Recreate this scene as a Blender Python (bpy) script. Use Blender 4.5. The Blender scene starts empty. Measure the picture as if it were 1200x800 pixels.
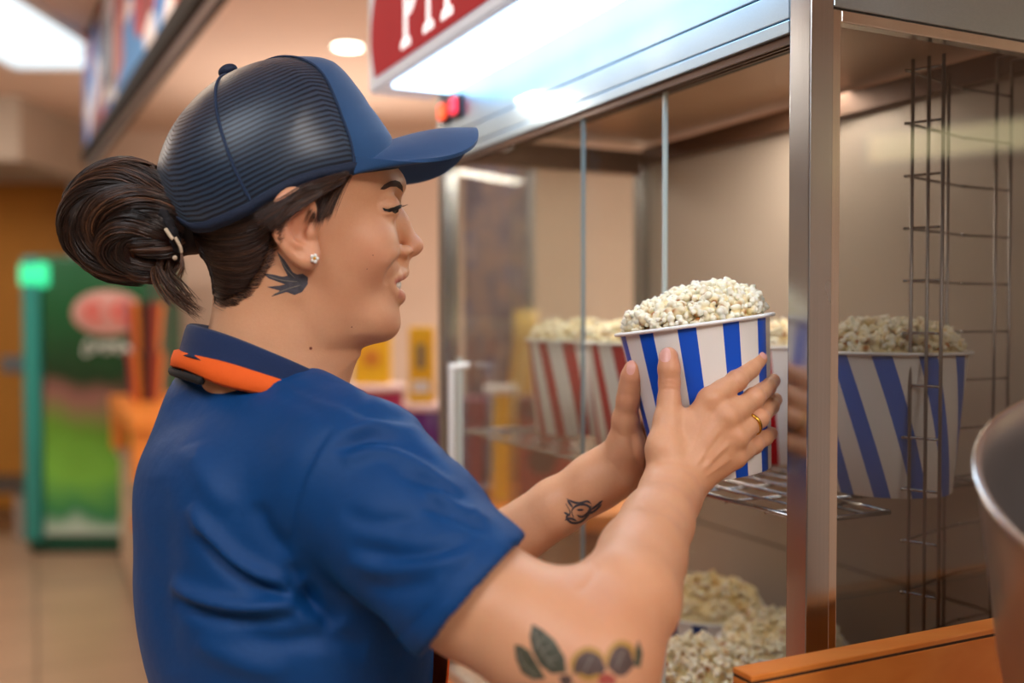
import bpy, bmesh, math, random
import numpy as np
from mathutils import Vector, Matrix
from mathutils.bvhtree import BVHTree
from mathutils.geometry import delaunay_2d_cdt

random.seed(7)
RNG = np.random.default_rng(11)
SC = bpy.context.scene
COL = SC.collection
PI = math.pi
R = math.radians

# ---------------------------------------------------------------- camera model
F = 1166.7
CAM = np.array([0.0, 0.0, 1.45])
PITCH = R(1.45)
CF = np.array([0.0, math.cos(PITCH), -math.sin(PITCH)])
CU = np.array([0.0, math.sin(PITCH), math.cos(PITCH)])
CR = np.array([1.0, 0.0, 0.0])


def P(px, py, d):
    """a point of the place seen at photo pixel (px, py), d metres in front of the lens"""
    return CAM + d * (CF + CR * (px - 600) / F - CU * (py - 400) / F)


def to_px(v):
    r = np.asarray(v) - CAM
    d = r @ CF
    return np.stack([600 + F * (r @ CR) / d, 400 - F * (r @ CU) / d, d], -1)


def ray_plane(px, py, p0, n):
    d = CF + CR * (px - 600) / F - CU * (py - 400) / F
    t = ((np.asarray(p0) - CAM) @ n) / (d @ n)
    return CAM + t * d


# ---------------------------------------------------------------- object helpers
def link(o, parent=None):
    COL.objects.link(o)
    if parent is not None:
        o.parent = parent
    return o


def tag(o, label=None, cat=None, group=None, kind=None):
    if label: o['label'] = label
    if cat: o['category'] = cat
    if group: o['group'] = group
    if kind: o['kind'] = kind
    return o


def empty(name, loc=(0, 0, 0), rotz=0.0):
    o = bpy.data.objects.new(name, None)
    o.empty_display_size = .05
    o.location = loc
    o.rotation_euler = (0, 0, rotz)
    return link(o)


def mesh_obj(name, verts, faces, mat=None, parent=None, smooth=False, local=False):
    """verts in world space unless local; a parent without rotation/scale is handled by offset"""
    me = bpy.data.meshes.new(name)
    verts = np.asarray(verts, dtype=float)
    if parent is not None and not local:
        M = np.array(world_of(parent).inverted())
        verts = verts @ M[:3, :3].T + M[:3, 3]
    if isinstance(faces, np.ndarray):
        faces = faces.tolist()
    me.from_pydata(verts.tolist(), [], faces)
    me.update()
    if smooth:
        me.polygons.foreach_set('use_smooth', [True] * len(me.polygons))
    if mat: me.materials.append(mat)
    o = bpy.data.objects.new(name, me)
    return link(o, parent)


def world_of(o):
    m = Matrix.LocRotScale(o.location, o.rotation_euler, o.scale)
    if o.parent: m = world_of(o.parent) @ m
    return m


class MB:
    """collects pieces of one mesh"""
    def __init__(s): s.v = []; s.f = []; s.n = 0

    def add(s, v, f):
        v = np.asarray(v, float)
        s.v.append(v)
        s.f += [[i + s.n for i in q] for q in (f.tolist() if isinstance(f, np.ndarray) else f)]
        s.n += len(v)
        return s

    def build(s, name, mat=None, parent=None, smooth=False, bevel=0, seg=2, local=False, auto=False):
        o = mesh_obj(name, np.concatenate(s.v), s.f, mat, parent, smooth, local)
        if bevel:
            m = o.modifiers.new('bevel', 'BEVEL'); m.width = bevel; m.segments = seg
            m.limit_method = 'ANGLE'; m.angle_limit = R(35)
            m.harden_normals = False
        return o

    def box(s, c, half, ax=None):
        """c centre, half sizes, ax 3x3 rows = axes"""
        ax = np.eye(3) if ax is None else np.asarray(ax)
        sg = np.array([[x, y, z] for x in (-1, 1) for y in (-1, 1) for z in (-1, 1)], float)
        v = np.asarray(c) + (sg * np.asarray(half)) @ ax
        f = [[0, 1, 3, 2], [4, 6, 7, 5], [0, 4, 5, 1], [2, 3, 7, 6], [0, 2, 6, 4], [1, 5, 7, 3]]
        if np.linalg.det(ax) < 0: f = [q[::-1] for q in f]
        return s.add(v, f)

    def tube(s, pts, r, n=10, closed=False, cap=True):
        v, f = tube_mesh(pts, r, n, closed, cap)
        return s.add(v, f)

    def prism(s, poly, o, ex, ey, ez, depth):
        """polygon in (ex, ey) plane from origin o, extruded along ez by depth"""
        poly = np.asarray(poly, float); n = len(poly)
        o, ex, ey, ez = map(np.asarray, (o, ex, ey, ez))
        a = o + poly[:, :1] * ex + poly[:, 1:2] * ey
        b = a + ez * depth
        f = [list(range(n))[::-1], [i + n for i in range(n)]] + [[i, (i + 1) % n, (i + 1) % n + n, i + n] for i in range(n)]
        return s.add(np.concatenate([a, b]), f)


def frames(pts, closed=False):
    pts = np.asarray(pts, float)
    n = len(pts)
    if closed:
        t = np.roll(pts, -1, 0) - np.roll(pts, 1, 0)
    else:
        t = np.gradient(pts, axis=0)
    t /= np.linalg.norm(t, axis=1)[:, None] + 1e-12
    a = np.array([0, 0, 1.0]) if abs(t[0][2]) < .9 else np.array([1.0, 0, 0])
    u = np.cross(t[0], a); u /= np.linalg.norm(u)
    U = [u]
    for i in range(1, n):
        u = U[-1] - t[i] * (U[-1] @ t[i])
        u /= np.linalg.norm(u) + 1e-12
        U.append(u)
    U = np.array(U)
    return t, U, np.cross(t, U)


def tube_mesh(pts, r, n=10, closed=False, cap=True):
    pts = np.asarray(pts, float); m = len(pts)
    r = np.broadcast_to(np.asarray(r, float), (m,))
    t, U, V = frames(pts, closed)
    an = np.arange(n) * 2 * PI / n
    ring = np.cos(an)[None, :, None] * U[:, None] + np.sin(an)[None, :, None] * V[:, None]
    v = (pts[:, None] + ring * r[:, None, None]).reshape(-1, 3)
    f = []
    for i in range(m if closed else m - 1):
        j = (i + 1) % m
        for k in range(n):
            l = (k + 1) % n
            f.append([i * n + k, i * n + l, j * n + l, j * n + k])
    if cap and not closed:
        f.append(list(range(n))[::-1])
        f.append([(m - 1) * n + k for k in range(n)])
    return v, f


def spline(pts, n=40, closed=False):
    """Catmull-Rom through points"""
    p = np.asarray(pts, float); m = len(p)
    if closed:
        idx = lambda i: p[i % m]; segs = m
    else:
        idx = lambda i: p[min(max(i, 0), m - 1)]; segs = m - 1
    out = []
    ts = np.linspace(0, segs, n, endpoint=not closed)
    for t in ts:
        i = min(int(t), segs - 1); x = t - i
        a, b, c, d = idx(i - 1), idx(i), idx(i + 1), idx(i + 2)
        out.append(.5 * ((2 * b) + (-a + c) * x + (2 * a - 5 * b + 4 * c - d) * x * x + (-a + 3 * b - 3 * c + d) * x ** 3))
    return np.array(out)


def lathe(prof, n=64, c=(0, 0, 0), ax=None):
    """profile [(r, z)], not closed"""
    prof = np.asarray(prof, float); m = len(prof)
    an = np.arange(n) * 2 * PI / n
    v = np.stack([prof[:, None, 0] * np.cos(an), prof[:, None, 0] * np.sin(an), np.repeat(prof[:, 1:2], n, 1)], -1).reshape(-1, 3)
    if ax is not None: v = v @ np.asarray(ax)
    v = v + np.asarray(c)
    f = [[i * n + k, i * n + (k + 1) % n, (i + 1) * n + (k + 1) % n, (i + 1) * n + k] for i in range(m - 1) for k in range(n)]
    return v, f


# ---------------------------------------------------------------- materials
def new_mat(name):
    m = bpy.data.materials.new(name); m.use_nodes = True
    nt = m.node_tree; nt.nodes.clear()
    out = nt.nodes.new('ShaderNodeOutputMaterial')
    return m, nt, out


def srgb(h):
    if isinstance(h, str):
        h = h.lstrip('#'); c = [int(h[i:i + 2], 16) / 255 for i in (0, 2, 4)]
    else: c = [x / 255 for x in h]
    return tuple((x / 12.92 if x <= .04045 else ((x + .055) / 1.055) ** 2.4) for x in c) + (1.0,)


class N:
    def __init__(s, nt): s.nt = nt

    def __call__(s, t, **kw):
        n = s.nt.nodes.new(t)
        ins = {}
        for k, v in kw.items():
            if k.startswith('i_'): ins[k[2:]] = v
            else: setattr(n, k, v)
        for k, v in ins.items():
            k = int(k) if k.isdigit() else k.replace('_', ' ')
            sock = n.inputs[k]
            if isinstance(v, bpy.types.NodeSocket): s.nt.links.new(v, sock)
            else: sock.default_value = v
        return n

    def math(s, op, a, b=None, c=None, clamp=False):
        n = s.nt.nodes.new('ShaderNodeMath'); n.operation = op; n.use_clamp = clamp
        for i, v in enumerate((a, b, c)):
            if v is None: continue
            if isinstance(v, bpy.types.NodeSocket): s.nt.links.new(v, n.inputs[i])
            else: n.inputs[i].default_value = v
        return n.outputs[0]

    def mix(s, fac, a, b):
        n = s.nt.nodes.new('ShaderNodeMix'); n.data_type = 'RGBA'
        for i, v in ((0, fac), (6, a), (7, b)):
            if isinstance(v, bpy.types.NodeSocket): s.nt.links.new(v, n.inputs[i])
            else: n.inputs[i].default_value = v
        return n.outputs[2]

    def ramp(s, fac, stops):
        n = s.nt.nodes.new('ShaderNodeValToRGB')
        el = n.color_ramp.elements
        while len(el) < len(stops): el.new(.5)
        for e, (p, c) in zip(el, stops): e.position = p; e.color = c
        s.nt.links.new(fac, n.inputs[0])
        return n.outputs[0]


def simple(name, col, rough=.5, metal=0.0, noise=0.0, nscale=30, bump=0.0, bscale=200, spec=.5, sheen=0, coat=0,
           emit=None, estr=0, aniso=0, sss=0):
    m, nt, out = new_mat(name); n = N(nt)
    c = srgb(col) if not (isinstance(col, tuple) and len(col) == 4) else col
    b = n('ShaderNodeBsdfPrincipled', i_Roughness=rough, i_Metallic=metal)
    b.inputs['Specular IOR Level'].default_value = spec
    b.inputs['Sheen Weight'].default_value = sheen
    b.inputs['Coat Weight'].default_value = coat
    b.inputs['Anisotropic'].default_value = aniso
    tc = n('ShaderNodeTexCoord')
    if noise:
        nz = n('ShaderNodeTexNoise', i_Vector=tc.outputs['Object'], i_Scale=nscale, i_Detail=4.0)
        lo = tuple(x * (1 - noise) for x in c[:3]) + (1,); hi = tuple(min(1, x * (1 + noise)) for x in c[:3]) + (1,)
        nt.links.new(n.ramp(nz.outputs[0], [(.3, lo), (.7, hi)]), b.inputs['Base Color'])
    else:
        b.inputs['Base Color'].default_value = c
    if bump:
        nz = n('ShaderNodeTexNoise', i_Vector=tc.outputs['Object'], i_Scale=bscale, i_Detail=5.0)
        bp = n('ShaderNodeBump', i_Strength=bump, i_Distance=.002, i_Height=nz.outputs[0])
        nt.links.new(bp.outputs[0], b.inputs['Normal'])
    if emit is not None:
        b.inputs['Emission Color'].default_value = srgb(emit); b.inputs['Emission Strength'].default_value = estr
    if sss:
        b.inputs['Subsurface Weight'].default_value = sss
        b.inputs['Subsurface Radius'].default_value = (.01, .004, .002)
        b.inputs['Subsurface Scale'].default_value = 1.0
    nt.links.new(b.outputs[0], out.inputs[0])
    return m


def glow(name, col, strength):
    m, nt, out = new_mat(name); n = N(nt)
    e = n('ShaderNodeEmission', i_Color=srgb(col), i_Strength=strength)
    nt.links.new(e.outputs[0], out.inputs[0])
    return m


def brushed(name, col, rough=.28, axis=2, amt=.07):
    """brushed steel: streaks along one object axis"""
    m, nt, out = new_mat(name); n = N(nt)
    tc = n('ShaderNodeTexCoord')
    sc = [700, 700, 700]; sc[axis] = 3
    mp = n('ShaderNodeMapping', i_Vector=tc.outputs['Object'], i_Scale=tuple(sc))
    nz = n('ShaderNodeTexNoise', i_Vector=mp.outputs[0], i_Scale=1.0, i_Detail=3.0)
    n2 = n('ShaderNodeTexNoise', i_Vector=tc.outputs['Object'], i_Scale=9.0, i_Detail=3.0)
    c = srgb(col)
    colr = n.ramp(nz.outputs[0], [(.3, tuple(x * (1 - amt) for x in c[:3]) + (1,)), (.7, c)])
    ro = n.math('MULTIPLY_ADD', n2.outputs[0], .18, rough - .09)
    bp = n('ShaderNodeBump', i_Strength=.03, i_Distance=.0005, i_Height=nz.outputs[0])
    b = n('ShaderNodeBsdfPrincipled', i_Base_Color=colr, i_Roughness=ro, i_Metallic=1.0, i_Normal=bp.outputs[0])
    nt.links.new(b.outputs[0], out.inputs[0])
    return m


def glass_mat(name, tint=(.96, .98, .97, 1), refl=1.0, edge=None):
    m, nt, out = new_mat(name); n = N(nt)
    tr = n('ShaderNodeBsdfTransparent', i_Color=tint)
    gl = n('ShaderNodeBsdfGlossy', i_Color=(refl, refl, refl, 1), i_Roughness=.015)
    lw = n('ShaderNodeLayerWeight', i_Blend=.5)
    fr = n.math('MULTIPLY_ADD', n.math('POWER', lw.outputs['Facing'], 5.0), .9, .04 * refl)
    mx = n('ShaderNodeMixShader', i_0=fr, i_1=tr.outputs[0], i_2=gl.outputs[0])
    nt.links.new(mx.outputs[0], out.inputs[0])
    return m


# ---------------------------------------------------------------- implicit bodies
class SDF:
    """signed distance on a grid, smooth unions of simple solids, polygonised with surface nets"""
    def __init__(s, lo, hi, h):
        s.h = h; s.lo = np.asarray(lo, float)
        s.n = np.ceil((np.asarray(hi) - s.lo) / h).astype(int) + 1
        s.d = np.full(s.n, 1.0, np.float32)

    def _sub(s, lo, hi):
        a = np.clip(np.floor((np.asarray(lo) - s.lo) / s.h).astype(int), 0, s.n)
        b = np.clip(np.ceil((np.asarray(hi) - s.lo) / s.h).astype(int) + 1, 0, s.n)
        if (b <= a).any(): return None, None
        g = np.meshgrid(*[(s.lo[i] + s.h * np.arange(a[i], b[i])).astype(np.float32) for i in range(3)], indexing='ij')
        return tuple(slice(a[i], b[i]) for i in range(3)), g

    def blend(s, sl, d, k, op):
        o = s.d[sl]
        if op == 'add':
            if k <= 0: r = np.minimum(o, d)
            else:
                h = np.maximum(k - np.abs(o - d), 0) / k
                r = np.minimum(o, d) - h * h * k * .25
        else:
            dd = -d
            if k <= 0: r = np.maximum(o, dd)
            else:
                h = np.maximum(k - np.abs(o - dd), 0) / k
                r = np.maximum(o, dd) + h * h * k * .25
        s.d[sl] = r

    def cone(s, a, b, ra, rb, k=.01, op='add', flat=None):
        """round cone; flat=(axis vector, factor) squeezes the section along an axis"""
        a = np.asarray(a, float); b = np.asarray(b, float)
        m = max(ra, rb) + k + 2 * s.h
        sl, g = s._sub(np.minimum(a, b) - m, np.maximum(a, b) + m)
        if sl is None: return s
        X, Y, Z = g
        ab = b - a; L = ab @ ab + 1e-12
        px, py, pz = X - a[0], Y - a[1], Z - a[2]
        t = np.clip((px * ab[0] + py * ab[1] + pz * ab[2]) / L, 0, 1)
        qx, qy, qz = px - t * ab[0], py - t * ab[1], pz - t * ab[2]
        if flat is not None:
            ax, fk = flat; ax = np.asarray(ax, float); ax = ax / np.linalg.norm(ax)
            c = qx * ax[0] + qy * ax[1] + qz * ax[2]
            e = c * (fk - 1)
            qx, qy, qz = qx + e * ax[0], qy + e * ax[1], qz + e * ax[2]
        d = np.sqrt(qx * qx + qy * qy + qz * qz) - (ra + t * (rb - ra))
        s.blend(sl, d.astype(np.float32), k, op)
        return s

    def chain(s, pts, rs, k=.008, op='add', flat=None):
        for i in range(len(pts) - 1):
            s.cone(pts[i], pts[i + 1], rs[i], rs[i + 1], k, op, flat)
        return s

    def ell(s, c, r, ax=None, k=.01, op='add'):
        c = np.asarray(c, float); r = np.asarray(r, float)
        ax = np.eye(3) if ax is None else np.asarray(ax, float)
        ext = np.sqrt(((ax * r[:, None]) ** 2).sum(0)) + k + 2 * s.h
        sl, g = s._sub(c - ext, c + ext)
        if sl is None: return s
        p = [g[i] - c[i] for i in range(3)]
        q = [sum(p[j] * ax[i][j] for j in range(3)) for i in range(3)]
        k0 = np.sqrt(sum((q[i] / r[i]) ** 2 for i in range(3)))
        k1 = np.sqrt(sum((q[i] / r[i] ** 2) ** 2 for i in range(3))) + 1e-9
        d = k0 * (k0 - 1) / k1
        s.blend(sl, d.astype(np.float32), k, op)
        return s

    def fn(s, lo, hi, func, k=.01, op='add'):
        sl, g = s._sub(lo, hi)
        if sl is None: return s
        s.blend(sl, func(*g).astype(np.float32), k, op)
        return s

    def mesh(s):
        d = s.d; n = np.array(d.shape)
        neg = d < 0
        c = n - 1
        acc = np.zeros((*c, 3), np.float32); cnt = np.zeros(c, np.float32)
        mn = None
        offs = [(0, 0, 0), (1, 0, 0), (0, 1, 0), (1, 1, 0), (0, 0, 1), (1, 0, 1), (0, 1, 1), (1, 1, 1)]
        cc = [neg[o[0]:o[0] + c[0], o[1]:o[1] + c[1], o[2]:o[2] + c[2]] for o in offs]
        tot = sum(x.astype(np.int8) for x in cc)
        act = (tot > 0) & (tot < 8)
        ids = np.argwhere(act)
        if len(ids) == 0: return np.zeros((0, 3)), np.zeros((0, 4), int)
        pos = np.zeros((len(ids), 3)); k = np.zeros(len(ids))
        for a in range(8):
            for b in range(a + 1, 8):
                oa, ob = np.array(offs[a]), np.array(offs[b])
                if np.abs(oa - ob).sum() != 1: continue
                ia = ids + oa; ib = ids + ob
                da = d[ia[:, 0], ia[:, 1], ia[:, 2]].astype(float); db = d[ib[:, 0], ib[:, 1], ib[:, 2]].astype(float)
                x = (da < 0) != (db < 0)
                t = np.where(x, da / np.where(x, da - db, 1), 0)
                pos += np.where(x[:, None], oa + t[:, None] * (ob - oa), 0); k += x
        pos = ids + pos / k[:, None]
        vid = np.full(c, -1, np.int64)
        vid[ids[:, 0], ids[:, 1], ids[:, 2]] = np.arange(len(ids))
        faces = []
        for ax in range(3):
            u, v = [(1, 2), (2, 0), (0, 1)][ax]
            sl0 = [slice(1, -1)] * 3; sl1 = [slice(1, -1)] * 3
            sl0[ax] = slice(0, -1); sl1[ax] = slice(1, None)
            A = neg[tuple(sl0)]; B = neg[tuple(sl1)]
            e = np.argwhere(A != B)
            if len(e) == 0: continue
            off = np.array([1, 1, 1]); off[ax] = 0
            e = e + off
            flip = neg[e[:, 0], e[:, 1], e[:, 2]]
            du = np.zeros(3, int); du[u] = 1; dv = np.zeros(3, int); dv[v] = 1
            q = [e - du - dv, e - dv, e, e - du]
            ok = np.ones(len(e), bool)
            for w in q: ok &= ((w >= 0) & (w < c)).all(1)
            q = [np.where(ok[:, None], w, 0) for w in q]
            idx = np.stack([vid[w[:, 0], w[:, 1], w[:, 2]] for w in q], 1)
            ok &= (idx >= 0).all(1)
            idx = idx[ok]; fl = flip[ok]
            idx = np.where(fl[:, None], idx, idx[:, ::-1])
            faces.append(idx)
        return s.lo + pos * s.h, np.concatenate(faces)


def smooth_mesh(v, f, it=2, lam=.5):
    v = v.copy(); n = len(v)
    e = np.concatenate([f[:, [0, 1]], f[:, [1, 2]], f[:, [2, 3]], f[:, [3, 0]]])
    a = np.concatenate([e[:, 0], e[:, 1]]); b = np.concatenate([e[:, 1], e[:, 0]])
    deg = np.bincount(a, minlength=n)[:, None] + 1e-9
    for _ in range(it):
        for l in (lam, -lam * 1.03):
            s = np.stack([np.bincount(a, v[b, i], minlength=n) for i in range(3)], 1) / deg
            v += l * (s - v)
    return v


def vnormals(v, f):
    n = np.cross(v[f[:, 2]] - v[f[:, 0]], v[f[:, 3]] - v[f[:, 1]])
    out = np.stack([sum(np.bincount(f[:, k], n[:, i], minlength=len(v)) for k in range(4)) for i in range(3)], 1)
    return out / (np.linalg.norm(out, axis=1)[:, None] + 1e-12)


def seg_dist(p, poly):
    """distance of 2-D points to a polyline, and the fraction along it"""
    poly = np.asarray(poly, float)
    best = np.full(len(p), 1e9); tt = np.zeros(len(p))
    for i in range(len(poly) - 1):
        a, b = poly[i], poly[i + 1]; ab = b - a
        t = np.clip(((p - a) @ ab) / (ab @ ab + 1e-9), 0, 1)
        d = np.linalg.norm(p - a - t[:, None] * ab, axis=1)
        m = d < best; best = np.where(m, d, best); tt = np.where(m, (i + t) / (len(poly) - 1), tt)
    return best, tt


def crease(v, nrm, folds, dmin=0, dmax=9):
    """folds: (polyline in photo pixels, width px, height m): ridges (+) and grooves (-) along the near side"""
    q = to_px(v)
    facing = ((CAM - v) * nrm).sum(1) > 0
    h = np.zeros(len(v))
    for fo in folds:
        poly, w, a = fo[:3]
        d0, d1 = (fo[3], fo[4]) if len(fo) > 3 else (dmin, dmax)
        x = spline(poly, max(8, 4 * len(poly))) if len(poly) > 2 else np.asarray(poly, float)
        m = facing & (q[:, 2] > d0) & (q[:, 2] < d1) & (np.abs(q[:, 0] - x[:, 0].mean()) < 3 * w + np.ptp(x[:, 0])) & (np.abs(q[:, 1] - x[:, 1].mean()) < 3 * w + np.ptp(x[:, 1]))
        if not m.any(): continue
        d, t = seg_dist(q[m][:, :2], x)
        taper = np.clip(np.minimum(t, 1 - t) * 4, 0.0, 1) ** .7
        h[m] += a * np.exp(-(d / w) ** 2) * taper
    return v + nrm * h[:, None]
# ================================================================ frame of the display case
P0 = np.array([.253, .85, 0.0])
U = np.array([-.434, .901, 0.0]); U /= np.linalg.norm(U)
V = np.array([U[1], -U[0], 0.0])
Z = np.array([0, 0, 1.0])
AX = np.array([U, V, Z])


def K(t, w, z): return P0 + t * U + w * V + np.array([0, 0, z])


def kbox(mb, t0, t1, w0, w1, z0, z1):
    return mb.box(K((t0 + t1) / 2, (w0 + w1) / 2, (z0 + z1) / 2), ((t1 - t0) / 2, (w1 - w0) / 2, (z1 - z0) / 2), AX)


# ---------------------------------------------------------------- materials of the place
def tile_mat():
    m, nt, out = new_mat('floor_tiles'); n = N(nt)
    tc = n('ShaderNodeTexCoord')
    mp = n('ShaderNodeMapping', i_Vector=tc.outputs['Object'], i_Rotation=(0, 0, R(-25.7)))
    br = n('ShaderNodeTexBrick', i_Vector=mp.outputs[0], i_Scale=1.0, i_Mortar_Size=.006, i_Color1=srgb('#c9ab90'), i_Color2=srgb('#bfa288'), i_Mortar=srgb('#7c6555'))
    br.offset = 0.0
    br.inputs['Brick Width'].default_value = .45; br.inputs['Row Height'].default_value = .45
    nz = n('ShaderNodeTexNoise', i_Vector=tc.outputs['Object'], i_Scale=3.0, i_Detail=6.0)
    c = n.mix(n.math('MULTIPLY', nz.outputs[0], .5), br.outputs[0], srgb('#8d7461'))
    b = n('ShaderNodeBsdfPrincipled', i_Base_Color=c, i_Roughness=.32)
    nt.links.new(b.outputs[0], out.inputs[0]); return m


def wood_mat(name, a, b_, rough=.4, rot=0.0):
    m, nt, out = new_mat(name); n = N(nt)
    tc = n('ShaderNodeTexCoord')
    mp = n('ShaderNodeMapping', i_Vector=tc.outputs['Object'], i_Rotation=(0, 0, rot), i_Scale=(2.0, 30.0, 30.0))
    nz = n('ShaderNodeTexNoise', i_Vector=mp.outputs[0], i_Scale=1.5, i_Detail=5.0, i_Distortion=.3)
    c = n.ramp(nz.outputs[0], [(.3, srgb(a)), (.7, srgb(b_))])
    b = n('ShaderNodeBsdfPrincipled', i_Base_Color=c, i_Roughness=rough)
    nt.links.new(b.outputs[0], out.inputs[0]); return m


M_floor = tile_mat()
M_peach = simple('peach_plaster', '#dcc8b8', .8, noise=.04, nscale=3, bump=.15, bscale=300)
M_ceil = simple('peach_ceiling', '#dcc4b4', .85, noise=.03, nscale=2)
M_beige = simple('grey_beige_plaster', '#a89a8c', .85, noise=.04, nscale=3)
M_amber = simple('amber_wall', '#c98a35', .6, noise=.08, nscale=2)
M_orange = wood_mat('orange_laminate_wood', '#de8030', '#ea9444', .38, R(-25.7))
M_orange2 = wood_mat('orange_counter_board', '#d87a2c', '#e48c3c', .42, R(-25.7) + PI / 2)
M_crack = simple('dark_board_joint', '#3a2414', .8)
M_steel = brushed('brushed_steel_upright', '#b9bcbe', .24, 2)
M_steelh = brushed('brushed_steel_panel', '#a3b4bf', .36, 0, .06)
M_bead = brushed('light_steel_bead', '#d5d0c8', .22, 2)
M_dark = simple('dark_gap', '#15120f', .6)
M_satin = simple('satin_inner_sheet', '#b5a89b', .42, metal=.25, noise=.05, nscale=5)
M_roofin = simple('inner_roof_sheet', '#a8886f', .36, metal=.35, noise=.12, nscale=4)
M_brown = simple('brown_inner_rail', '#5d4232', .4, metal=.4, noise=.15, nscale=9)
M_glass = glass_mat('clear_pane', (.93, .945, .935, 1))
M_glass_side = glass_mat('smoked_side_pane', (.70, .70, .69, 1), 1.0)
M_edge = simple('polished_glass_edge', '#cfdcd8', .2, spec=.8)
M_wire = simple('chrome_wire', '#b4b2b0', .25, metal=1.0)
M_wired = simple('dull_steel_wire', '#8b8480', .35, metal=1.0)
M_white = simple('white_enamel', '#e8e8e6', .35)
M_black = simple('black_plastic', '#141414', .4)
M_cream = simple('cream_panel', '#c7b39c', .6, noise=.05, nscale=4)

# ---------------------------------------------------------------- room
def wall(name, lo, hi, mat):
    mb = MB(); lo = np.array(lo, float); hi = np.array(hi, float)
    mb.box((lo + hi) / 2, (hi - lo) / 2)
    return tag(mb.build(name, mat), kind='structure')


XL, XR, YB, YF, HC = -4.6, 3.4, 7.0, -3.2, 2.75
wall('floor', (XL, YF, -.1), (XR, 8.6, 0), M_floor)
wall('ceiling', (XL, YF, HC), (XR, 8.6, HC + .1), M_ceil)
wall('wall_left', (XL - .1, YF, 0), (XL, 8.6, HC), M_beige)
wall('wall_right', (XR, YF, 0), (XR + .1, 8.6, HC), M_peach)
wall('wall_front', (XL, YF - .1, 0), (XR, YF, HC), M_beige)
# back wall with the doorway at its left end
DX = -3.08
mb = MB()
for lo, hi in [((DX, YB, 0), (XR, YB + .12, HC)), ((XL, YB, 2.52), (DX, YB + .12, HC)), ((XL, YB, 0), (-4.45, YB + .12, 2.52))]:
    lo = np.array(lo); hi = np.array(hi); mb.box((lo + hi) / 2, (hi - lo) / 2)
tag(mb.build('wall_back', M_peach), kind='structure')
wall('wall_passage', (XL, 8.5, 0), (XR, 8.6, HC), M_amber)
mb = MB(); mb.box((-3.0, YB - .03, 1.26), (.075, .03, 1.26)); mb.box((-3.75, YB - .03, 2.56), (.80, .03, .05))
tag(mb.build('trim_1', simple('pale_blue_door_frame', '#c9d2d8', .5)), kind='structure')
mb = MB(); mb.box((-3.75, 6.4, 2.56), (.85, .5, .19))
tag(mb.build('wall_soffit', M_beige), kind='structure')
# door leaf, amber with a grey push plate
d = MB(); d.box((-3.77, 7.35, 1.22), (.66, .025, 1.2)); do = tag(d.build('door_1', M_amber, bevel=.004), kind='structure')
h = MB(); h.box((-3.55, 7.31, 1.10), (.2, .018, .06)); h.box((-3.40, 7.305, 1.17), (.05, .02, .14))
h.build('push_plate', simple('grey_push_plate', '#8b97a3', .35, metal=.5), do, bevel=.005)

# bench beyond, blurred and grey
t = empty('low_bench', (-3.6, 6.6, 0)); tag(t, 'low grey bench with dark top in front of amber door', 'bench')
mb = MB(); mb.box((-3.62, 6.6, .34), (.5, .2, .03)); mb.build('bench_top', simple('dark_grey_top', '#4f4c4a', .5), t, bevel=.006)
for sx in (-1, 1):
    mb = MB(); mb.box((-3.62 + sx * .42, 6.6, .155), (.03, .17, .155)); mb.build('leg', simple('pale_leg', '#a39a93', .5), t, bevel=.004)

# ---------------------------------------------------------------- ceiling lamps
def downlight(x, y, label, r=.066, s=14, group=None):
    t = empty('ceiling_downlight', (x, y, HC)); tag(t, label, 'ceiling light', group)
    v, f = lathe([(r * 1.25, 0), (r * 1.25, -.006), (r * 1.02, -.012), (r, -.004), (r, 0)], 40, (x, y, HC))
    mesh_obj('bezel', v, f, M_white, t, True)
    v, f = lathe([(0.0001, -.005), (r, -.004)], 40, (x, y, HC))
    mesh_obj('diffuser', v, f, G_warm, t)
    return t


G_warm = glow('warm_lamp_diffuser', '#fff1dc', 16)
G_cool = glow('cool_panel_diffuser', '#eef6ff', 7)
downlight(-.79, 4.82, 'round downlight glowing in the peach ceiling above the blue cap')
for i, (x, y) in enumerate([(1.9, -.6), (2.4, -.25), (1.9, -1.3), (2.7, -1.2), (-1.0, 1.6), (.9, 3.4)]):
    downlight(x, y, 'round downlight in the peach ceiling outside the picture', group='downlights outside the picture')


def panel_lamp(name, c, hx, hy, mat, label):
    t = empty(name, (c[0], c[1], HC)); tag(t, label, 'ceiling light')
    mb = MB(); x, y = c
    for a in ((x - hx, y, .02, hy + .02), (x + hx, y, .02, hy + .02)): mb.box((a[0], a[1], HC - .012), (a[2], a[3], .012))
    for a in ((x, y - hy, hx, .02), (x, y + hy, hx, .02)): mb.box((a[0], a[1], HC - .012), (a[2], a[3], .012))
    mb.build('frame', M_white, t)
    mb = MB(); mb.box((x, y, HC - .006), (hx - .02, hy - .02, .004)); mb.build('diffuser', mat, t)
    return t


panel_lamp('ceiling_panel_light', (-2.28, 4.35), .30, .85, glow('window_white', '#e4eff5', 1.5), 'bright square ceiling light above the hanging picture board at left')
panel_lamp('ceiling_panel_light', (-.9, -.6), .6, .6, G_cool, 'square ceiling light behind the camera, over the till')
panel_lamp('ceiling_panel_light', (1.2, -1.6), .6, .6, G_cool, 'square ceiling light behind the camera, near the front wall')
panel_lamp('ceiling_panel_light', (.9, 4.6), .5, .5, glow('warm_panel', '#ffe9cf', 6), 'square ceiling light behind the display case')
panel_lamp('ceiling_panel_light', (-1.3, 2.4), .35, .35, glow('warm_panel_b', '#ffe4c6', 7), 'square ceiling light above the blue cap, out of view')
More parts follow.
